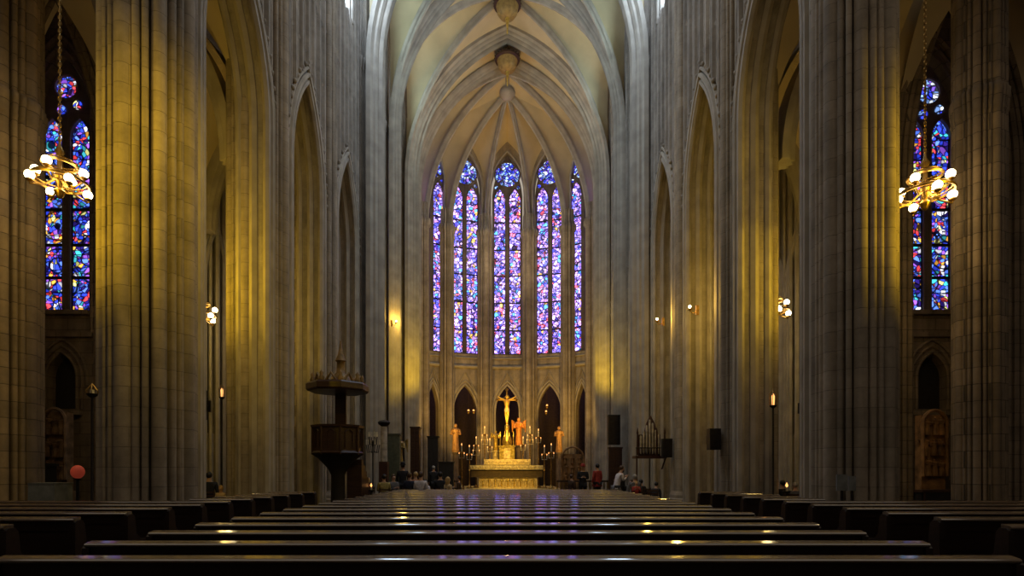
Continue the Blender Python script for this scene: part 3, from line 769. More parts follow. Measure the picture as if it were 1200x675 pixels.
# sanctuary lamps hanging from the vault
def pendant(z, y, k, label, crown):
    root = empty('hanging_lamp', (0, y, z), 0, label, 'hanging lamp', 'gilded lamps under the vault')
    b = MB(); b.lathe([(.03, -.95), (.25, -.9), (.55, -.78), (.74, -.5), (.80, -.12), (.86, 0)], n=24); b.build('bowl', MPEND, root, True)
    r = MB(); r.lathe([(.86, -.06), (1.0, .0), (1.02, .12), (.9, .2), (.6, .22)], n=24)
    for i in range(24): a = 2*PI*i/24; r.ball((1.0*math.cos(a), 1.0*math.sin(a), .18), .06, 6, 5)
    r.build('rim', MWP, root, True)
    c = MB(); c.lathe([(.58, .2), (.5, .45), (.3, .62), (.22, .75), (.1, 1.0), (.03, 1.1)], n=16)
    for i in range(6): a = 2*PI*i/6; c.tube([(.6*math.cos(a), .6*math.sin(a), .2), (.5*math.cos(a), .5*math.sin(a), .7), (.15*math.cos(a), .15*math.sin(a), 1.0)], .05, 6)
    c.build('crown', MPEND, root, True)
    s = MB(); s.lathe([(.02, -2.1), (.06, -2.0), (.05, -1.7), (.10, -1.3), (.16, -.93)], n=10); s.build('pendant_drop', MGOLD, root, True)
    h = MB(); h.tube([(0, 0, 1.0), (0, 0, crown-z)], .03, 6); h.build('suspension_rod', MIRON, root)
    for ch in root.children: ch.scale = (k, k, k)
    root.children[-1].scale = (1, 1, 1)
p1 = P(592, 7, 35.6); pendant(p1.z, 35.6, .88, 'gilded lamp at the very top of the picture under the vault crossing', 32.6)
p2 = P(593, 71, 39.0); pendant(p2.z, 39.0, .88, 'gilded domed lamp with dark rim hanging inside the apse arch', 31.7)

# ------------------------------------------------------------------ altar and crucifix
def bx(name, mat, parent, *b): m = MB(); m.box(*b); return m.build(name, mat, parent)
st = MB()
for i, (w, d0) in enumerate(((4.6, 33.4), (4.0, 33.9), (3.4, 34.4))): st.box(-w, w, d0, 41.5, .16*i, .16*(i+1))
st.build('altar_steps', MALT, label='broad stone steps leading up to the golden altar', cat='steps')
ZF = .48
al = empty('altar', (0, 36, ZF), 0, 'wide golden altar with glowing carved front', 'altar')
bx('altar_base', MALT, al, -1.85, 1.95, -.1, .9, 0, .72)
pn = MB()
for i in range(9):
    x = -1.6+.41*i; pn.tube([(x-.16, -.14, .1), (x-.16, -.14, .45), (x, -.14, .64), (x+.16, -.14, .45), (x+.16, -.14, .1)], .025, 5); pn.lathe([(.02, 0), (.07, .05), (.05, .3), (.07, .36), (.03, .45)], (x, -.13, .1), 8)
pn.build('carved_panel', MGOLD, al, True)
bx('altar_body', plain('dark_bronze_panel', (.10, .065, .02), .5, .2), al, -2.35, 2.3, -.2, 1.0, .72, 1.2)
mt = MB(); mt.box(-2.42, 2.32, -.3, 1.05, 1.22, 1.50)
for i in range(30): mt.ball((-2.34+i*.158, -.31, 1.36), .05, 6, 5)
mt.build('altar_frontal', MALT, al)
gr = empty('altar_gradine', (0, 37.6, ZF), 0, 'upper gilded shelf behind the golden altar', 'altar shelf')
bx('gradine_body', MALT, gr, -1.5, 1.5, -.25, .35, 0, 1.55)
g2 = MB(); g2.box(-1.58, 1.58, -.32, .4, 1.55, 1.92)
for i in range(20): g2.ball((-1.5+i*.158, -.33, 1.73), .05, 6, 5)
g2.build('gradine_shelf', MALT, gr)
tb = empty('tabernacle', (0, 37.7, ZF+1.92), 0, 'gilded tabernacle shrine with statuettes below the crucifix', 'tabernacle')
m = MB(); m.box(-.55, .5, -.25, .3, 0, .85); m.box(-.62, .57, -.3, .33, .85, .93)
m.build('tabernacle_body', MGOLD, tb)
m = MB(); m.box(-.22, .18, -.29, -.25, .05, .75); m.tube([(u-.02, -.3, z) for u, z in arch_pts(.22, .45, .32, 6, .05)], .02, 5); m.build('tabernacle_door', MALT, tb)
m = MB()
for x in (-.48, -.18, .14, .42):
    m.tube([(x, -.2, .93), (x, -.2, 1.55)], .04, 8); m.lathe([(.07, 0), (.03, .2), (0.01, .38)], (x, -.2, 1.55), 8)
m.lathe([(.3, .93), (.34, 1.2), (.28, 1.5), (.12, 1.8), (.10, 2.0)], (-.02, 0, 0), 12)
m.build('spire', MGOLD, tb, True)

def figure(mb, x, y, z, h, w=.22, wings=False, arm=0):
    """robed statue: robe, shoulders, head, bent arms, in one mesh"""
    mb.lathe([(w*.85, 0), (w*.9, .02*h), (w*.72, .25*h), (w*.62, .5*h), (w*.72, .68*h), (w*.95, .80*h), (w*.7, .85*h), (w*.25, .875*h), (w*.22, .89*h)], (x, y, z), 14)
    mb.ball((x, y, z+.945*h), .062*h, 10, 8, 1.15)
    for s in (-1, 1):
        mb.tube([(x+s*w*.8, y, z+.80*h), (x+s*w*1.05, y-.05*h, z+.64*h), (x+s*w*.35, y-.14*h, z+(.66+arm*.1*s)*h)], [.045*h, .038*h, .025*h], 8)
    mb.tube([(x+w*.3, y-w*.8, z), (x+w*.1, y-w*.72, z+.5*h)], .02*h, 5); mb.tube([(x-w*.3, y-w*.8, z), (x-w*.2, y-w*.7, z+.45*h)], .02*h, 5)
    if wings:
        for s in (-1, 1): mb.tube([(x+s*w*.4, y+w*.6, z+.78*h), (x+s*w*1.3, y+w*.9, z+.92*h), (x+s*w*1.5, y+w*.9, z+.5*h)], [.03*h, .07*h, .015*h], 6)
def stepz(x): x = abs(x)+.25; return .48 if x < 3.4 else (.32 if x < 4 else (.16 if x < 4.6 else 0))
# crucifix
cx = P(594, 505, 38.4)
cr = empty('crucifix', (cx.x, 38.4, ZF), 0, 'tall golden crucifix with the figure of Christ standing behind the altar', 'crucifix')
ZB = P(594, 512, 38.4).z-ZF; ZT = P(594, 455, 38.4).z-ZF
m = MB(); m.box(-.35, .35, -.3, .3, 0, .4); m.box(-.22, .22, -.2, .2, .4, ZB-.4); m.lathe([(.3, -.4), (.34, -.3), (.2, -.1), (.12, .05)], (0, 0, ZB), 12); m.build('pedestal', MGOLD, cr)
m = MB(); m.box(-.06, .06, 0, .10, ZB, ZT-.12); m.box(-.62, .62, 0, .10, ZT-.86, ZT-.74)
for c_ in ((0, ZT-.08), (-.66, ZT-.8), (.66, ZT-.8)):
    for q in range(4): a = PI/2*q; m.ball((c_[0]+.07*math.cos(a), .05, c_[1]+.07*math.sin(a)), .06, 8, 6)
m.tube([(.25*math.cos(2*PI*i/20), .05, ZT-.8+.25*math.sin(2*PI*i/20)) for i in range(20)], .02, 5, closed=True)
m.build('cross', MBRASS, cr, True)
zc = ZT-.86
m = MB()
m.ball((0.02, -.12, zc+.24), .12, 10, 8, 1.2)
m.lathe([(.05, 0), (.14, -.10), (.20, -.17), (.17, -.37), (.13, -.55), (.17, -.70), (.15, -.78)][::-1], (0, -.10, zc+.12), 12)
for s in (-1, 1):
    m.tube([(s*.13, -.10, zc+.02), (s*.34, -.08, zc+.12), (s*.56, -.06, zc+.24)], [.07, .055, .04], 8)
    m.ball((s*.59, -.06, zc+.27), .055, 8, 6)
    m.tube([(s*.08, -.10, zc-.62), (s*.08, -.18, zc-1.0), (s*.035, -.10, zc-1.42), (s*.035, -.16, zc-1.58)], [.10, .08, .05, .04], 8)
m.build('corpus', plain('bright_gilding', (.95, .55, .10), .38, .5, noise=.2), cr, True)
m = MB(); m.lathe([(.17, 0), (.19, .10), (.16, .24)], (0, -.12, zc-.80), 12); m.build('loincloth', MALT, cr, True)
m = MB(); m.lathe([(.12, ZB-.1), (.09, zc-2.2), (.15, zc-2.1), (.16, zc-1.75), (.1, zc-1.68)], (0, .02, 0), 12); m.build('gilded_shaft', MGOLD, cr, True)

# statues and candle stands around the altar
def statue(px, py0, py1, Y, label, mat=MGOLD, base=True, cat='statue', wings=False):
    a = P(px, py0, Y); b = P(px, py1, Y); h = b.z-a.z
    root = empty('statue', (a.x, Y, stepz(a.x)), 0, label, cat)
    z0 = a.z-root.location.z
    m = MB(); figure(m, 0, 0, z0, h, h*.16, wings); m.build('robed_figure', mat, root, True)
    p = MB(); o8 = [(.26*math.cos(PI/4*i+PI/8), .26*math.sin(PI/4*i+PI/8)) for i in range(8)]
    p.prism(o8, [(0, 1.2, 0, 0), (.15, 1.2, 0, 0), (.2, .9, 0, 0), (z0-.15, .85, 0, 0), (z0-.1, 1.1, 0, 0), (z0, 1.1, 0, 0)]); p.build('pedestal', MALT if mat is MGOLD else MTRAC, root)
statue(581, 528, 505, 38.6, 'gilded robed statue standing left of the crucifix', wings=True)
statue(608, 522, 490, 38.9, 'tall orange-gold statue standing right of the crucifix', plain('orange_gilt', (.85, .34, .08), .45, .3), wings=True)
def candlestand(px, py0, Y, n, label, tall=True, mat=MBRASS):
    """tall processional candle stand: foot, shaft with knops, drip pan, candle, flame; n side branches"""
    zt = P(px, py0, Y).z; x = P(px, 0, Y).x
    zb = ZF if (Y >= 34.4 and abs(x) <= 3.4) else (0 if Y < 33.4 or abs(x) > 4.6 else (.16 if abs(x) > 4 or Y < 33.9 else .32))
    h = zt-zb
    root = empty('candle_stand', (x, Y, zb), 0, label, 'candle stand', 'tall candle stands around the altar')
    m = MB(); m.lathe([(.20, 0), (.20, .05), (.10, .12), (.05, .3), (.04, h*.4), (.075, h*.42), (.04, h*.45), (.035, h-.62), (.10, h-.58), (.12, h-.52), (.03, h-.5)], n=10); m.build('stand_shaft', mat, root, True)
    c = MB(); c.lathe([(.035, h-.52), (.035, h-.10)], n=8)
    f = MB(); f.lathe([(.015, h-.10), (.04, h-.05), (.02, h), (.003, h+.05)], n=8)
    for i in range(n):
        for s in (-1, 1):
            zz = h-.8-.32*i; xx = s*(.16+.05*i)
            c.tube([(0, 0, zz-.1), (xx, 0, zz-.12), (xx, 0, zz)], .015, 5); c.lathe([(.025, zz), (.025, zz+.16)], (xx, 0, 0), 6); f2 = MB(); f2.lathe([(.01, zz+.16), (.03, zz+.2), (.004, zz+.27)], (xx, 0, 0), 6); f2.build('flame', MCAND, root, True)
    c.build('candle', MWAX, root, True); f.build('flame', MCAND, root, True)
for a in ((541, 520, 35.0, 1, 'slender lit candle stand at the far left of the altar'), (550, 522, 35.6, 1, 'slender candle stand, second from left of the altar'), (568, 500, 38.5, 2, 'tall branched candle stand left of the tabernacle'),
          (558, 512, 37.35, 2, 'branched candle stand just outside the left end of the altar'), (621, 500, 38.5, 2, 'tall branched candle stand right of the tabernacle'), (631, 503, 37.35, 1, 'slender tall candle stand behind the right end of the altar'),
          (638, 522, 35.6, 1, 'slender candle stand, second from right of the altar'), (646, 520, 35.0, 1, 'slender lit candle stand at the far right of the altar'), (613, 512, 37.6, 1, 'candle stand on the right side of the upper shelf'), (574, 514, 37.6, 1, 'candle stand on the left side of the upper shelf')):
    if a[2] == 37.6: a = (a[0], a[1], 38.2)+a[3:]
    candlestand(*a)
# statues in the side openings
om = plain('amber_figure', (.34, .18, .07), .6, 0, noise=.4, nscale=5)
statue(534, 530, 497, 41.0, 'amber statue in the opening left of the crucifix', om)
statue(655, 530, 500, 41.0, 'amber statue in the opening right of the crucifix', om)
for px, X in ((534, -3.9), (655, 3.9)): lamp('POINT', (P(px, 0, 40.2).x, 40.0, 3.9), 5, (1, .45, .08), .1)
lamp('POINT', (0, 38.9-2.2, 5.4), 60, (1, .66, .2), .12)
def votive(px, py, Y, label):
    p = P(px, py, Y); root = empty('hanging_votive_lamp', (p.x, Y, p.z), 0, label, 'votive lamp', 'small hanging lamps in the apse openings')
    m = MB(); m.lathe([(.02, -.25), (.10, -.15), (.12, 0), (.10, .03)], n=10); m.tube([(.1, 0, 0), (0, 0, .5), (-.1, 0, 0)], .008, 4); m.tube([(0, 0, .5), (0, 0, 2.5)], .008, 4); m.build('lamp_bowl', MBRASS, root, True)
    f = MB(); f.ball((0, 0, .05), .075, 8, 6, 1.3); f.build('flame', MCAND, root, True)
for i, (px, py) in enumerate(((549, 482), (555, 482), (641, 476), (640, 483))):
    votive(px, py, 43.2+.3*i, ('left lamp of the pair' if px == 549 else 'right lamp of the pair')+' glowing in the opening left of the crucifix' if i < 2 else ('upper' if i == 2 else 'lower')+' lamp of the pair glowing in the opening right of the crucifix')

# altar rail / screen posts left and right of the altar
def rail(x0, x1, Y, label):
    root = empty('altar_rail', ((x0+x1)/2, Y, 0), 0, label, 'altar rail', 'carved altar rails'); w = (x1-x0)/2
    m = MB(); m.box(-w, w, -.08, .08, .95, 1.05); m.box(-w, w, -.08, .08, 0, .12); m.build('handrail', MWP, root)
    b = MB(); n = int(2*w/.22)
    for i in range(n+1): b.lathe([(.03, .12), (.05, .3), (.025, .5), (.05, .7), (.03, .95)], (-w+.05+i*(2*w-.1)/n, 0, 0), 8)
    b.build('baluster', MBRASS, root, True)
rail(-6.2, -2.9, 32.6, 'dark carved rail left of the altar'); rail(2.9, 6.2, 32.6, 'dark carved rail right of the altar')

# ------------------------------------------------------------------ pulpit
pu = empty('pulpit', (P(396, 0, 20.4).x, 20.4, 0), 0, 'dark carved wooden pulpit with a flat canopy at the left piers', 'pulpit')
def octa(r, rot=PI/8): return [(r*math.cos(rot+PI/4*i), r*math.sin(rot+PI/4*i)) for i in range(8)]
def zat(py, Y): return 1.6+(552-py)*Y/646
z1, z2, z3, z4 = zat(533, 20.4), zat(499, 20.4), zat(458, 20.4), zat(450, 20.4)
m = MB(); m.prism(octa(.88), [(z1, 1, 0, 0), (z1+.06, 1.08, 0, 0), (z1+.14, .98, 0, 0), (z2-.12, .98, 0, 0), (z2-.08, 1.08, 0, 0), (z2, 1.1, 0, 0)])
for i in range(8):
    a0, a1 = PI/8+PI/4*i, PI/8+PI/4*(i+1)
    p0 = Vector((.89*math.cos(a0), .89*math.sin(a0), 0)); p1_ = Vector((.89*math.cos(a1), .89*math.sin(a1), 0))
    m.tube([p0+Vector((0, 0, z1)), p0+Vector((0, 0, z2))], .045, 6)
    for t in (.28, .72):
        q = p0.lerp(p1_, t); m.tube([q+Vector((0, 0, z1+.25)), q+Vector((0, 0, z2-.25))], .02, 5)
    m.tube([p0.lerp(p1_, .28)+Vector((0, 0, z2-.27)), p0.lerp(p1_, .5)+Vector((0, 0, z2-.15)), p0.lerp(p1_, .72)+Vector((0, 0, z2-.27))], .02, 5)
m.build('pulpit_tub', MWP, pu)
m = MB(); m.lathe([(.42, 0), (.42, .15), (.26, .25), (.24, z1-.75), (.36, z1-.5), (.7, z1-.14), (.9, z1)], n=16); m.build('pulpit_stem', MDARK, pu, True)
m = MB(); m.box(-.30, .12, .62, .74, z2, z3); m.build('back_panel', MWP, pu)
m = MB(); m.prism(octa(1.08), [(z3-.06, .97, 0, 0), (z3, 1.04, 0, 0), (z4-.06, 1.04, 0, 0), (z4, 1.0, 0, 0)]); cn = m.build('canopy', MWP, pu)
m = MB()
for i in range(8):
    a = PI/8+PI/4*i; x, y = .88*math.cos(a), .88*math.sin(a); m.lathe([(.10, 0), (.12, .1), (.06, .2), (.08, .28), (.01, .38)], (x, y, z4), 8)
    a += PI/8; m.tube([(.8*math.cos(a-.25), .8*math.sin(a-.25), z4), (.8*math.cos(a), .8*math.sin(a), z4+.3), (.8*math.cos(a+.25), .8*math.sin(a+.25), z4)], .05, 6)
m.lathe([(.4, 0), (.34, .25), (.16, .4), (.14, .8), (.2, .85), (.1, 1.1), (.02, 1.6)], (0.1, .0, z4), 10)
m.build('canopy_cresting', plain('dull_gilt_carving', (.22, .14, .05), .5, .3, noise=.4), pu, True)
# stair behind the pulpit
m = MB()
for i in range(8): m.box(.9+.02, 1.5, .2+.26*i-1.2, .2+.26*(i+1)-1.2, 0, .2+.2*(7-i)) if False else m.box(.30, .85, -.6+.26*i+.7, -.6+.26*(i+1)+.7, 0, z1-.22*(i+1)+.05)
m.build('pulpit_stair', MWP, pu)

# ------------------------------------------------------------------ loudspeakers
def speaker(px0, px1, py0, py1, Y, label, d=.35):
    a = P(px0, py1, Y); b = P(px1, py0, Y); w = b.x-a.x; h = b.z-a.z
    root = empty('loudspeaker', ((a.x+b.x)/2, Y, a.z), 0, label, 'loudspeaker')
    m = MB(); m.box(-w/2, w/2, 0, d, 0, h); m.build('speaker_cabinet', MBLK, root)
    m = MB(); m.box(-w*.44, w*.44, -.025, 0, .04, h-.04)
    m.build('speaker_grille', MIRON, root)
    m = MB(); m.tube([(0, d, h*.5), (0, d+.25, h*.5)], .04, 6); m.box(-.1, .1, d+.2, d+.25, h*.3, h*.7); m.build('wall_bracket', MIRON, root)
speaker(832, 845, 502, 527, 17.9, 'black loudspeaker mounted on the third pier of the right row') if False else speaker(832, 845, 502, 527, 17.55, 'black loudspeaker on the nave face of the second right pier', .3)
speaker(713, 727, 486, 521, 30.8, 'tall black loudspeaker panel on the right near the chancel', .4)
speaker(226, 236, 456, 491, 15.5, 'narrow black loudspeaker beside the nearest left pier', .3)
speaker(946, 956, 460, 492, 15.5, 'narrow black loudspeaker beside the nearest right pier', .3)

# free-standing panels, cupboards and plinths near the chancel
def cupboard(px0, px1, py0, Y, label, mat, name='wooden_cupboard', cat='cupboard', d=.5, zb=0):
    a = P(px0, 0, Y); b = P(px1, py0, Y); w = (b.x-a.x); h = b.z-zb
    root = empty(name, ((a.x+b.x)/2, Y, zb), 0, label, cat)
    m = MB(); m.box(-w/2, w/2, 0, d, 0, h-.08); m.box(-w/2-.04, w/2+.04, -.04, d+.04, h-.08, h); m.box(-w/2-.03, w/2+.03, -.03, d+.03, 0, .12); m.build('body', mat, root)
    m = MB()
    for s in (-1, 1): m.box(min(s*.02, s*(w/2-.05)), max(s*.02, s*(w/2-.05)), -.025, 0, .2, h-.16)
    m.build('door', mat, root)
MGRN = plain('grey_green_panel', (.10, .105, .06), .7); MRBR = plain('red_brown_wood', (.05, .016, .010), .5)
cupboard(453, 468, 508, 28.5, 'grey-green panelled stall beside the left chancel piers', MGRN, d=.4)
cupboard(481, 491, 500, 31.5, 'narrow dark wooden confessional beside the left chancel', MWP, 'confessional', 'confessional', .6)
cupboard(501, 513, 511, 32.7, 'dark organ case left of the altar', MDARK, 'organ_case', 'organ case', .4)
cupboard(714, 729, 524, 30.2, 'tall brown panel standing under the chancel loudspeaker', MWP, d=.3)
cupboard(514, 531, 541, 31.6, 'low dark cabinet left of the altar candle stands', MDARK, 'dark_cabinet', 'cabinet', .5)
cupboard(31, 53, 543, 15.9, 'dark cabinet in the left chapel', MBLK, 'dark_cabinet', 'cabinet', .4)
# pale column with dark urn
q = P(450, 0, 26.5)
root = empty('pillar_stand', (q.x, 26.5, 0), 0, 'slim pale column on a dark base carrying a dark bowl, left of chancel', 'column')
m = MB(); m.box(-.2, .2, -.2, .2, 0, zat(541, 26.5)); m.build('dark_base', MRBR, root)
m = MB(); m.lathe([(.17, zat(541, 26.5)), (.16, zat(500, 26.5))], n=14); m.build('column_shaft', MMARB, root, True)
m = MB(); m.lathe([(.10, 0), (.26, .10), (.30, .2), (.22, .28), (.05, .32)], (0, 0, zat(500, 26.5)), 14); m.build('bowl', MDARK, root, True)
# carved statues on brackets by the pulpit
def iron_stand(px, py, Y, label):
    q = P(px, py, Y); root = empty('candelabrum', (q.x, Y, 0), 0, label, 'candelabrum'); h = q.z
    m = MB(); m.lathe([(.22, 0), (.1, .08), (.03, .15), (.03, h-.6), (.06, h-.5), (.02, h-.3)], n=8)
    for i in range(6):
        a = PI/3*i
        for rr, zz in ((.30, h-.5), (.2, h-.15)): m.tube([(0, 0, zz-.3), (rr*.8*math.cos(a), rr*.8*math.sin(a), zz-.35), (rr*math.cos(a), rr*math.sin(a), zz)], .018, 5)
    m.build('iron_frame', MIRON, root, True)
    c = MB()
    for i in range(6):
        a = PI/3*i
        for rr, zz in ((.30, h-.5), (.2, h-.15)): c.lathe([(.025, 0), (.02, .22)], (rr*math.cos(a), rr*math.sin(a), zz), 6)
    c.build('candle', MWAX, root, True)
iron_stand(437, 508, 24.5, 'iron candelabrum with pale candles beside the pulpit')
statue(468, 548, 512, 29.8, 'gilt carved statue in front of the grey-green stall', plain('dull_gold_carving', (.35, .24, .07), .5, .4, noise=.5), wings=True)

# hanging wrought structure on the right: a small organ tribune with pipes
Y = 24.0; q0 = P(743, 536, Y); q1 = P(784, 487, Y)
tr = empty('organ_tribune', ((q0.x+q1.x)/2, Y, 0), 0, 'small ornate organ balcony with pipes and railing on the right piers', 'organ balcony')
w = (q1.x-q0.x)/2; za = q0.z; zt_ = q1.z
m = MB(); m.box(-w, w*.75, -.35, .35, za-.05, za+.06); m.tube([(-w+.05, -.3, za+.02), (-w+.05, -.3, 0)], .035, 6); m.tube([(w*.7, -.3, za), (w*.7, .3, za-.5)], .035, 6)
m.build('platform', MRBR, tr)
m = MB(); n = 12
for i in range(n+1): x = -w+.03+(1.72*w)*i/n; m.tube([(x, -.33, za), (x, -.33, za+.38)], .014, 5)
m.tube([(-w, -.33, za+.4), (w*.75, -.33, za+.4)], .025, 6); m.build('railing', MIRON, tr)
m = MB()
hs = [.75, .95, 1.2, 1.45, 1.3, 1.0, .8]
for i, hh in enumerate(hs):
    x = -w*.6+i*w*.17; m.lathe([(.02, 0), (.05, .08), (.05, hh), (.03, hh+.05)], (x, .05, za+.15), 8)
m.build('organ_pipe', MMARB, tr, True)
m = MB(); m.box(-w*.72, w*.55, .12, .3, za, za+1.0); m.prism([(-.3, -.1), (.3, -.1), (.3, .1), (-.3, .1)], [(za+1.0, 1, 0, .2), (za+1.5, .6, 0, .2), (zt_, .1, 0, .2)])
for x in (w*.3, w*.75, -w*.8): m.lathe([(.05, 0), (.03, .9), (.05, .95), (.01, 1.2)], (x, 0, za+.1), 8)
m.build('organ_case', MRBR, tr, True)
speaker(777, 788, 514, 536, 23.0, 'dark green-black box at the right of the organ balcony', .3)

# left chapel: relief altar, lantern; right chapel: carved retable
def relief(px0, px1, py0, py1, Y, label, mat, seed):
    a = P(px0, py1, Y); b = P(px1, py0, Y); w = (b.x-a.x)/2; rnd = random.Random(seed)
    root = empty('carved_retable', ((a.x+b.x)/2, Y, 0), 0, label, 'retable'); z0, z1_ = max(a.z, .9), b.z
    m = MB(); m.box(-w, w, .05, .35, 0, z1_); m.box(-w-.06, w+.06, 0, .4, 0, .9); m.build('retable_slab', mat, root)
    m = MB()
    for i in range(3):
        for j in range(3):
            hh = (z1_-z0)/3*.9; figure(m, -w*.62+w*.62*i+rnd.uniform(-.05, .05), .02, z0+j*(z1_-z0)/3, hh*rnd.uniform(.8, 1), hh*.2, rnd.random() > .5)
    m.build('relief_figures', mat, root, True)
    m = MB(); m.tube([(u, -.02, z) for u, z in arch_pts(w, z1_-.3, w*1.05+.02, 8, z0)], .06, 6); m.build('frame', mat, root, True)
MREL = plain('brown_carved_stone', (.20, .12, .06), .8, noise=.5, nscale=4, bump=.5); MREL2 = plain('amber_carved_wood', (.30, .15, .05), .6, noise=.6, nscale=3, bump=.5)
relief(51, 77, 483, 562, 19.2, 'dim carved stone altar under the niche in the left chapel', MREL, 1)
relief(1081, 1109, 486, 558, 19.2, 'amber carved retable under the niche in the right chapel', MREL2, 2)
relief(658, 684, 532, 570, 33.0, 'amber carved side altar right of the golden altar', MREL2, 5)
tbm = empty('side_altar_table', (P(1093, 0, 18.4).x, 18.3, 0), 0, 'dark draped table in the right chapel below the retable', 'table')
m = MB(); m.box(-.6, .6, -.25, .25, .9, .98); m.build('table_top', MWP, tbm)
m = MB(); m.box(-.55, .55, -.22, .22, .05, .9); m.build('drapery', MBLK, tbm)
for sx in (-1, 1):
    for sy in (-1, 1): l_ = MB(); l_.box(sx*.52-.03, sx*.52+.03, sy*.2-.03, sy*.2+.03, 0, .9); l_.build('leg', MWP, tbm)
def lantern(px, pyt, Y, X=None, label='', head=.32, matg=MCAND, hang=False, zb=0):
    q = P(px, pyt, Y); root = empty('standing_lantern', (q.x, Y, 0), 0, label, 'lantern'); h = q.z
    m = MB(); m.lathe([(.08, 0), (.07, .05), (.03, .12), (.022, h-head-.05), (.09, h-head), (.10, h-head+.04)], n=10); m.build('pole', MIRON, root, True)
    m = MB()
    for i in range(6): a = PI/3*i; m.tube([(.10*math.cos(a), .10*math.sin(a), h-head+.04), (.11*math.cos(a), .11*math.sin(a), h-.1), (0, 0, h+.04)], .010, 4)
    m.build('lantern_cage', MBRASS, root)
    m = MB(); m.lathe([(.03, h-head+.04), (.035, h-head+.12), (.045, h-.16), (.01, h-.08)], n=8); m.build('flame', matg, root, True)
    return root
lantern(108, 452, 11.05, label='slim iron pole lantern against the nearest left pier', head=.2, matg=MWAX)
lantern(260, 452, 20.0, label='pole lantern with lit candles in the left aisle', head=.45)
lantern(906, 458, 15.6, label='pole lantern with lit candles in the right aisle', head=.45)
rl = P(91, 553, 12.6)
root = empty('red_lantern', (rl.x, 12.6, 0), 0, 'round red lantern on a dark stand in the left aisle', 'lantern')
m = MB(); m.lathe([(.16, 0), (.04, .08), (.03, rl.z-.2), (.1, rl.z-.15)], n=10); m.build('stand', MIRON, root, True)
m = MB(); m.ball((0, 0, rl.z), .14, 14, 10, 1.1); m.build('red_shade', plain('red_shade', (.75, .10, .05), .5, 0, .12, noise=.1), root, True)
# grey plinth at far left
pl = P(9, 567, 10.6); pr_ = MB(); pr_.prism([(-.28, -.25), (.28, -.25), (.28, .25), (-.28, .25)], [(0, 1.1, 0, 0), (.1, 1.1, 0, 0), (.14, 1, 0, 0), (pl.z-.05, .96, 0, 0), (pl.z, 1.0, 0, 0)])
pr_.build('stone_plinth', MCONC, loc=(pl.x, 11.6, 0), label='grey stone plinth at the far left edge behind the side pews', cat='plinth')

# notice boards at the foot of the nearest right pier
def notice(px0, px1, py0, py1, Y, label):
    a = P(px0, py1, Y); b = P(px1, py0, Y); root = empty('notice_stand', ((a.x+b.x)/2, Y, 0), 0, label, 'notice stand'); w = (b.x-a.x)/2
    m = MB(); m.box(-w, w, 0, .04, a.z, b.z); m.build('notice_panel', MCONC, root)
    m = MB(); m.tube([(0, .02, 0), (0, .02, a.z)], .025, 6); m.box(-.15, .15, -.12, .15, 0, .03); m.build('stand_leg', MIRON, root)
notice(981, 993, 556, 575, 11.05, 'small grey notice stand before the nearest right pier, left one')
notice(995, 1003, 558, 575, 11.05, 'small grey notice stand before the nearest right pier, right one')

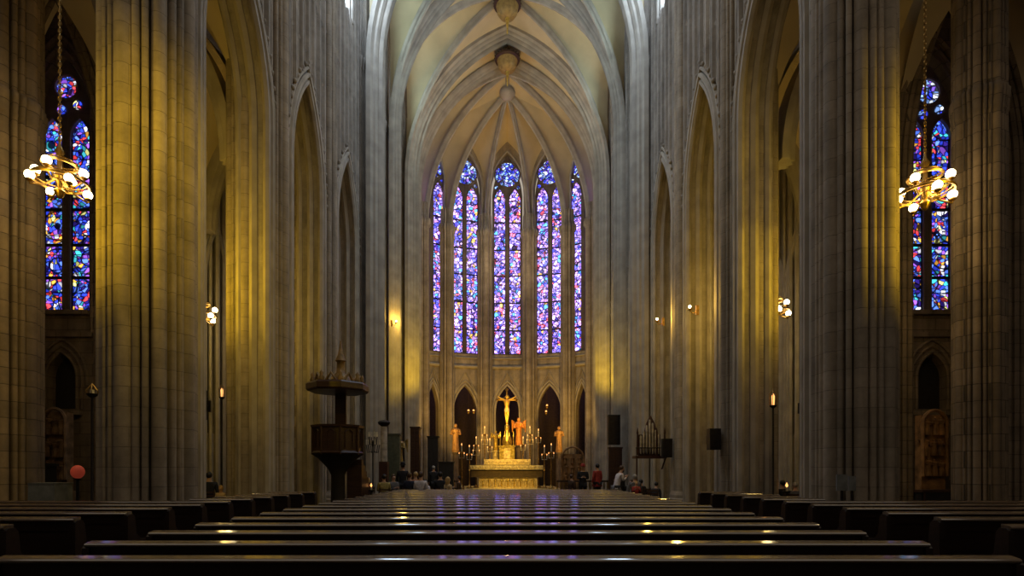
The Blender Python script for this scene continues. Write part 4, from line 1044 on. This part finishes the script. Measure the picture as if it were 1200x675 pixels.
# ------------------------------------------------------------------ people
def skin_mesh(name, joints, edges, mat, parent, root_i=0, sub=1):
    me = bpy.data.meshes.new(name); me.from_pydata([j[0] for j in joints], edges, []); me.update()
    me.materials.append(mat); o = bpy.data.objects.new(name, me); COL.objects.link(o); o.parent = parent
    sk = o.modifiers.new('skin', 'SKIN'); sk.use_smooth_shade = True
    sv = me.skin_vertices[0].data if me.skin_vertices else None
    if sv is None:
        import bmesh
        bm = bmesh.new(); bm.from_mesh(me); bm.verts.layers.skin.verify(); bm.to_mesh(me); bm.free(); sv = me.skin_vertices[0].data
    for i, j in enumerate(joints):
        r = j[1]; sv[i].radius = r if isinstance(r, tuple) else (r, r); sv[i].use_root = (i == root_i)
    ss = o.modifiers.new('sub', 'SUBSURF'); ss.levels = sub; ss.render_levels = sub
    return o
def person(x, y, rz, H, pose, label, coat, trousers, hair, skin=MSKIN, lean=0.0, zb=0.0, arms='down', longhair=False, hat=None, robe=False):
    root = empty('person', (x, y, zb), rz, label, 'person')
    u = H/1.75
    def p(a, b, c): return (a*u, b*u, c*u)
    sit = pose == 'sit'; hipz = .575 if sit else (.55 if pose == 'kneel' else .93)
    k = lean
    ch = lambda z: (k*(z-hipz)*1.0)
    J = []; E = []
    def add(pt, r, par=None):
        J.append((p(*pt), (r[0]*u, r[1]*u) if isinstance(r, tuple) else r*u)); i = len(J)-1
        if par is not None: E.append((par, i))
        return i
    T = hipz
    pel = add((0, 0, T), (.15, .11)); wst = add((0, ch(T+.2), T+.2), (.13, .10), pel); che = add((0, ch(T+.42), T+.40), (.165, .11), wst)
    nb = add((0, ch(T+.55), T+.53), .065, che); hb = add((0, ch(T+.62)+.01, T+.61), .06, nb); hm = add((0, ch(T+.7)+.02, T+.69), (.076, .092), hb); ht = add((0, ch(T+.78)+.02, T+.77), (.066, .078), hm)
    nose = add((0, ch(T+.7)+.115, T+.675), .014, hm)
    for s in (-1, 1):
        ear = add((s*.082, ch(T+.7)+.01, T+.685), .014, hm)
        sh = add((s*.18, ch(T+.5), T+.47), .058, che)
        if arms == 'down': el, wr = (s*.24, ch(T+.25)+.0, T+.20), (s*.23, ch(T+.1)+.08, T-.04)
        elif arms == 'fold': el, wr = (s*.23, ch(T+.25)+.02, T+.20), (s*.06, ch(T+.25)+.24, T+.26)
        else: el, wr = (s*.22, ch(T+.3)+.10, T+.22), (s*.12, ch(T+.3)+.30, T+.36)
        e = add(el, .042, sh); w = add(wr, .028, e)
        d = Vector(wr)-Vector(el); d.normalize(); pm = Vector(wr)+d*.07; pa = add(tuple(pm), (.036, .018), w)
        side = d.cross(Vector((0, 1, .2))).normalized()
        for q, ln in ((-1.5, .062), (-.5, .078), (.5, .074), (1.5, .058)):
            b0 = pm+d*.035+side*q*.018; f1 = add(tuple(b0), .009, pa); f2 = add(tuple(b0+d*ln+Vector((0, .012, 0))), .007, f1)
        t1 = add(tuple(Vector(wr)+d*.03+side*-s*.04), .010, w); add(tuple(Vector(wr)+d*.075+side*-s*.055), .008, t1)
        hp = add((s*.095, 0, T-.05), .085, pel)
        if sit: kn = (s*.11, .44, .50); an = (s*.11, .42, .08)
        elif pose == 'kneel': kn = (s*.11, .12, .08); an = (s*.11, -.34, .07)
        elif pose == 'walk': kn = (s*.09, s*.16+.03, .50); an = (s*.09, s*.26-.05, .08)
        else: kn = (s*.10, .02, .50); an = (s*.11, 0, .08)
        kk = add(kn, .058, hp); a_ = add(an, .038, kk)
        ft = Vector(an)+(Vector((0, -.05, -.06)) if pose == 'kneel' else Vector((0, .05, -.045))); b_ = add(tuple(ft), .036, a_)
        if pose != 'kneel': add((an[0], an[1]+.17, .025), (.04, .024), b_)
    skin_mesh('body', J, E, skin, root)
    # clothing over the same skeleton
    C_ = []; D_ = []
    def c_(pt, r, par=None):
        C_.append((p(*pt), (r[0]*u, r[1]*u) if isinstance(r, tuple) else r*u)); i = len(C_)-1
        if par is not None: D_.append((par, i))
        return i
    low = T-.12 if not robe else .30
    h0 = c_((0, 0, T-.02), (.185, .145)); b0 = c_((0, .0, low), (.20 if not robe else .24, .16), h0); w0 = c_((0, ch(T+.2), T+.2), (.16, .13), h0); c0 = c_((0, ch(T+.42), T+.41), (.19, .135), w0); n0 = c_((0, ch(T+.53), T+.515), .082, c0)
    for s in (-1, 1):
        sh = c_((s*.19, ch(T+.5), T+.465), .075, c0)
        if arms == 'down': el, wr = (s*.24, ch(T+.25)+.0, T+.20), (s*.23, ch(T+.1)+.08, T-.02)
        elif arms == 'fold': el, wr = (s*.23, ch(T+.25)+.02, T+.20), (s*.08, ch(T+.25)+.22, T+.255)
        else: el, wr = (s*.22, ch(T+.3)+.10, T+.22), (s*.13, ch(T+.3)+.28, T+.345)
        e = c_(el, .058, sh); c_(wr, .045, e)
    skin_mesh('coat', C_, D_, coat, root)
    C_ = []; D_ = []
    h0 = c_((0, 0, T-.03), (.16, .12))
    for s in (-1, 1):
        hp = c_((s*.10, 0, T-.07), .10, h0)
        if sit: kn = (s*.11, .44, .50); an = (s*.11, .42, .12)
        elif pose == 'kneel': kn = (s*.11, .12, .09); an = (s*.11, -.30, .08)
        elif pose == 'walk': kn = (s*.09, s*.16+.03, .50); an = (s*.09, s*.26-.05, .12)
        else: kn = (s*.10, .02, .50); an = (s*.11, 0, .12)
        k_ = c_(kn, .075, hp); c_(an, .058, k_)
    skin_mesh('trousers', C_, D_, trousers, root)
    # hair as a cap that leaves the face free
    m = MB(); cz = T+.715; cy = ch(T+.7)+.012
    m.ball((0, (cy-.015)*u, (cz+.018)*u), .098*u, 14, 10, 1.12, .93, 1.02)
    if longhair: m.lathe([(.04*u, -.26*u), (.085*u, -.2*u), (.095*u, -.05*u), (.085*u, .06*u)], (0, (cy-.045)*u, cz*u), 12)
    if hat is not None:
        hm_ = MB(); hm_.lathe([(.15*u, 0), (.15*u, .015*u), (.10*u, .02*u), (.095*u, .10*u), (.05*u, .13*u)], (0, cy*u, (cz+.05)*u), 16); hm_.build('hat', hat, root, True)
    # open the front: drop the vertices of the face
    vs = [(vx, min(vy, (cy+.055)*u) if vz < (cz+.06)*u else vy, vz) for vx, vy, vz in m.v]; m.v = vs
    m.build('hair', hair, root, True)
    return root
HB = plain('black_hair', (.012, .009, .008), .5); HBR = plain('brown_hair', (.07, .035, .015), .5); HBL = plain('blond_hair', (.55, .36, .14), .5); HG = plain('grey_hair', (.35, .33, .30), .5)
CB = cloth('black_cloth', (.012, .012, .016)); CN = cloth('navy_cloth', (.02, .025, .05)); CW = cloth('white_cotton', (.62, .58, .62)); CC = cloth('cream_cloth', (.55, .40, .22))
CG = cloth('olive_yellow_cloth', (.30, .25, .08)); CGY = cloth('grey_cloth', (.12, .12, .13)); CR = cloth('red_cloth', (.35, .04, .03)); CBR = cloth('brown_cloth', (.08, .04, .02)); CO = cloth('orange_brown_cloth', (.40, .15, .05))

def chair(x, y, rz, label):
    r = empty('wooden_chair', (x, y, 0), rz, label, 'chair', 'wooden chairs in front of the altar')
    m = MB(); m.box(-.21, .21, -.2, .22, .42, .45); m.build('seat', MWP, r)
    m = MB()
    for z in (.58, .70, .82): m.box(-.2, .2, -.22, -.2, z, z+.06)
    for s in (-1, 1): m.box(s*.2-.015, s*.2+.015, -.225, -.195, .42, .92)
    m.build('backrest', MWP, r)
    for a in (-1, 1):
        for b in (-1, 1): l_ = MB(); l_.box(a*.19-.018, a*.19+.018, b*.19-.018+.01, b*.19+.018+.01, 0, .42); l_.build('leg', MWP, r)
    return r
def put(px, Y, rz, pytop, pose, label, *a, **k):
    """stand somebody so that the crown of the head reaches the picture row pytop"""
    q = P(px, pytop, Y); top = q.z
    full = {'stand': 1.75, 'walk': 1.75, 'sit': 1.40, 'kneel': 1.37}[pose]
    if pose == 'stand' and pytop >= 551 and abs(rz) < 3: pose = 'sit'
    full = 1.40 if pose == 'sit' else full
    H = 1.75*top/full; H = min(max(H, 1.05), 1.95)
    if pose == 'sit': chair(q.x, Y-.02, rz, 'wooden chair under the ' + label.replace('seated person in a ', '').replace('seated person in ', '').replace('seated person with ', '').replace('person in a ', '').replace('person in ', '').replace('person with ', '').replace(' at the right of the left group', ''))
    return person(q.x, Y, rz, H, pose, label, *a, **k)
put(431, 24.0, 2.6, 559.5, 'sit', 'seated person in a black coat with blond hair beside the pulpit', CB, CBR, HBL, longhair=True)
put(450, 22.2, .4, 556, 'stand', 'person in an olive yellow jacket with black hair left of the chancel', CG, CBR, HB, arms='fold')
put(461, 23.6, -2.4, 556, 'stand', 'person in a grey jacket just behind the olive jacket', CGY, CB, HBR, arms='fold')
put(472, 26.0, 0, 541, 'stand', 'tall person in black with a dark hat standing before the carved statue', CB, CB, HB, hat=CB)
put(480, 22.9, -.4, 554, 'stand', 'broad person in a black and navy coat left of the white shirt', CN, CB, HBR)
put(487, 24.3, .8, 551, 'stand', 'person in an orange brown cardigan behind the white shirt', CO, CBR, HBL, arms='up')
put(493, 21.7, -.2, 552, 'stand', 'person in a white shirt with brown hair, left group', CW, CGY, HBR, arms='fold')
put(503, 23.6, 1.2, 562, 'sit', 'seated person in a pale grey blouse right of the white shirt', CW, CGY, HB, lean=.3)
put(516, 23.2, .2, 553, 'stand', 'person with black hair and a black jacket at the right of the left group', CB, CB, HB, arms='fold')
put(525, 22.3, -.9, 559, 'sit', 'seated person in a cream robe with long blond hair', CC, CC, HBL, longhair=True, robe=False)
put(538, 26.2, 1.5, 558, 'sit', 'seated person in dark clothes left of the altar', CBR, CB, HB, arms='fold')
put(508, 30.3, .3, 546, 'stand', 'distant person in black standing left of the altar candle stands', CB, CB, HG)
put(683, 27.0, PI, 545, 'stand', 'person in a black coat with a red scarf hat facing the nave', CB, CB, HBR, arms='fold', hat=CR)
put(670, 28.0, -1, 556, 'sit', 'seated person in brown right of the altar', CBR, CBR, HBR)
put(700, 27.4, .6, 543, 'stand', 'person in a dark red coat near the right chancel pier', CR, CB, HB)
put(722, 23.4, -1.3, 546, 'stand', 'person in a white shirt bending forward, right group', CW, CGY, HBR, lean=.35, arms='up')
put(729, 24.3, 1.0, 549, 'stand', 'person in black beside the bending white shirt', CB, CB, HB, arms='fold')
put(744, 22.6, 0, 556, 'stand', 'person in a grey jacket in the middle of the right group', CGY, CB, HG)
put(753.5, 22.7, .5, 562, 'sit', 'seated person in black right of the grey jacket', CB, CB, HB, lean=.2)
put(745.5, 21.65, PI, 564, 'stand', 'small child in red with blond hair facing the nave', CR, CW, HBL, arms='up')
put(767, 21.2, -.6, 565, 'sit', 'seated person in black at the right end of the right group', CB, CB, HB, lean=.35)
put(740, 25.6, 2, 562, 'sit', 'seated person in white behind the right group', CW, CB, HBR)
put(245, 19.4, .3, 552, 'stand', 'person in black standing in the left aisle beyond the nearest pier', CB, CB, HB)
put(259, 18.2, 2.9, 569, 'sit', 'seated person with blond hair in the left aisle', CC, CBR, HBL)
put(917, 18.5, .4, 563, 'sit', 'seated person in black in the right aisle near the small candle', CB, CB, HB)
put(932, 17.4, -.5, 565, 'sit', 'seated person in dark grey in the right aisle, middle one', CGY, CB, HG)
put(946, 18.4, .2, 564, 'sit', 'seated person in black in the right aisle beside the nearest pier', CB, CB, HBR)
for a_, Y_, lab in ((922, 17.2, 'small lit candle on a stand in the right aisle'), (435, 21.6, 'small lit candle on a stand beside the pulpit')):
    q = P(a_, 569, Y_); r_ = empty('votive_candle_stand', (q.x, Y_, 0), 0, lab, 'candle')
    m = MB(); m.lathe([(.14, 0), (.12, .04), (.03, .1), (.025, q.z-.25), (.12, q.z-.2), (.12, q.z-.17)], n=10); m.build('stand_shaft', MIRON, r_, True)
    m = MB(); m.lathe([(.035, q.z-.17), (.035, q.z-.05)], n=8); m.build('candle', MWAX, r_, True)
    m = MB(); m.lathe([(.015, q.z-.05), (.045, q.z), (.02, q.z+.06), (.003, q.z+.1)], n=8); m.build('flame', MCAND, r_, True)
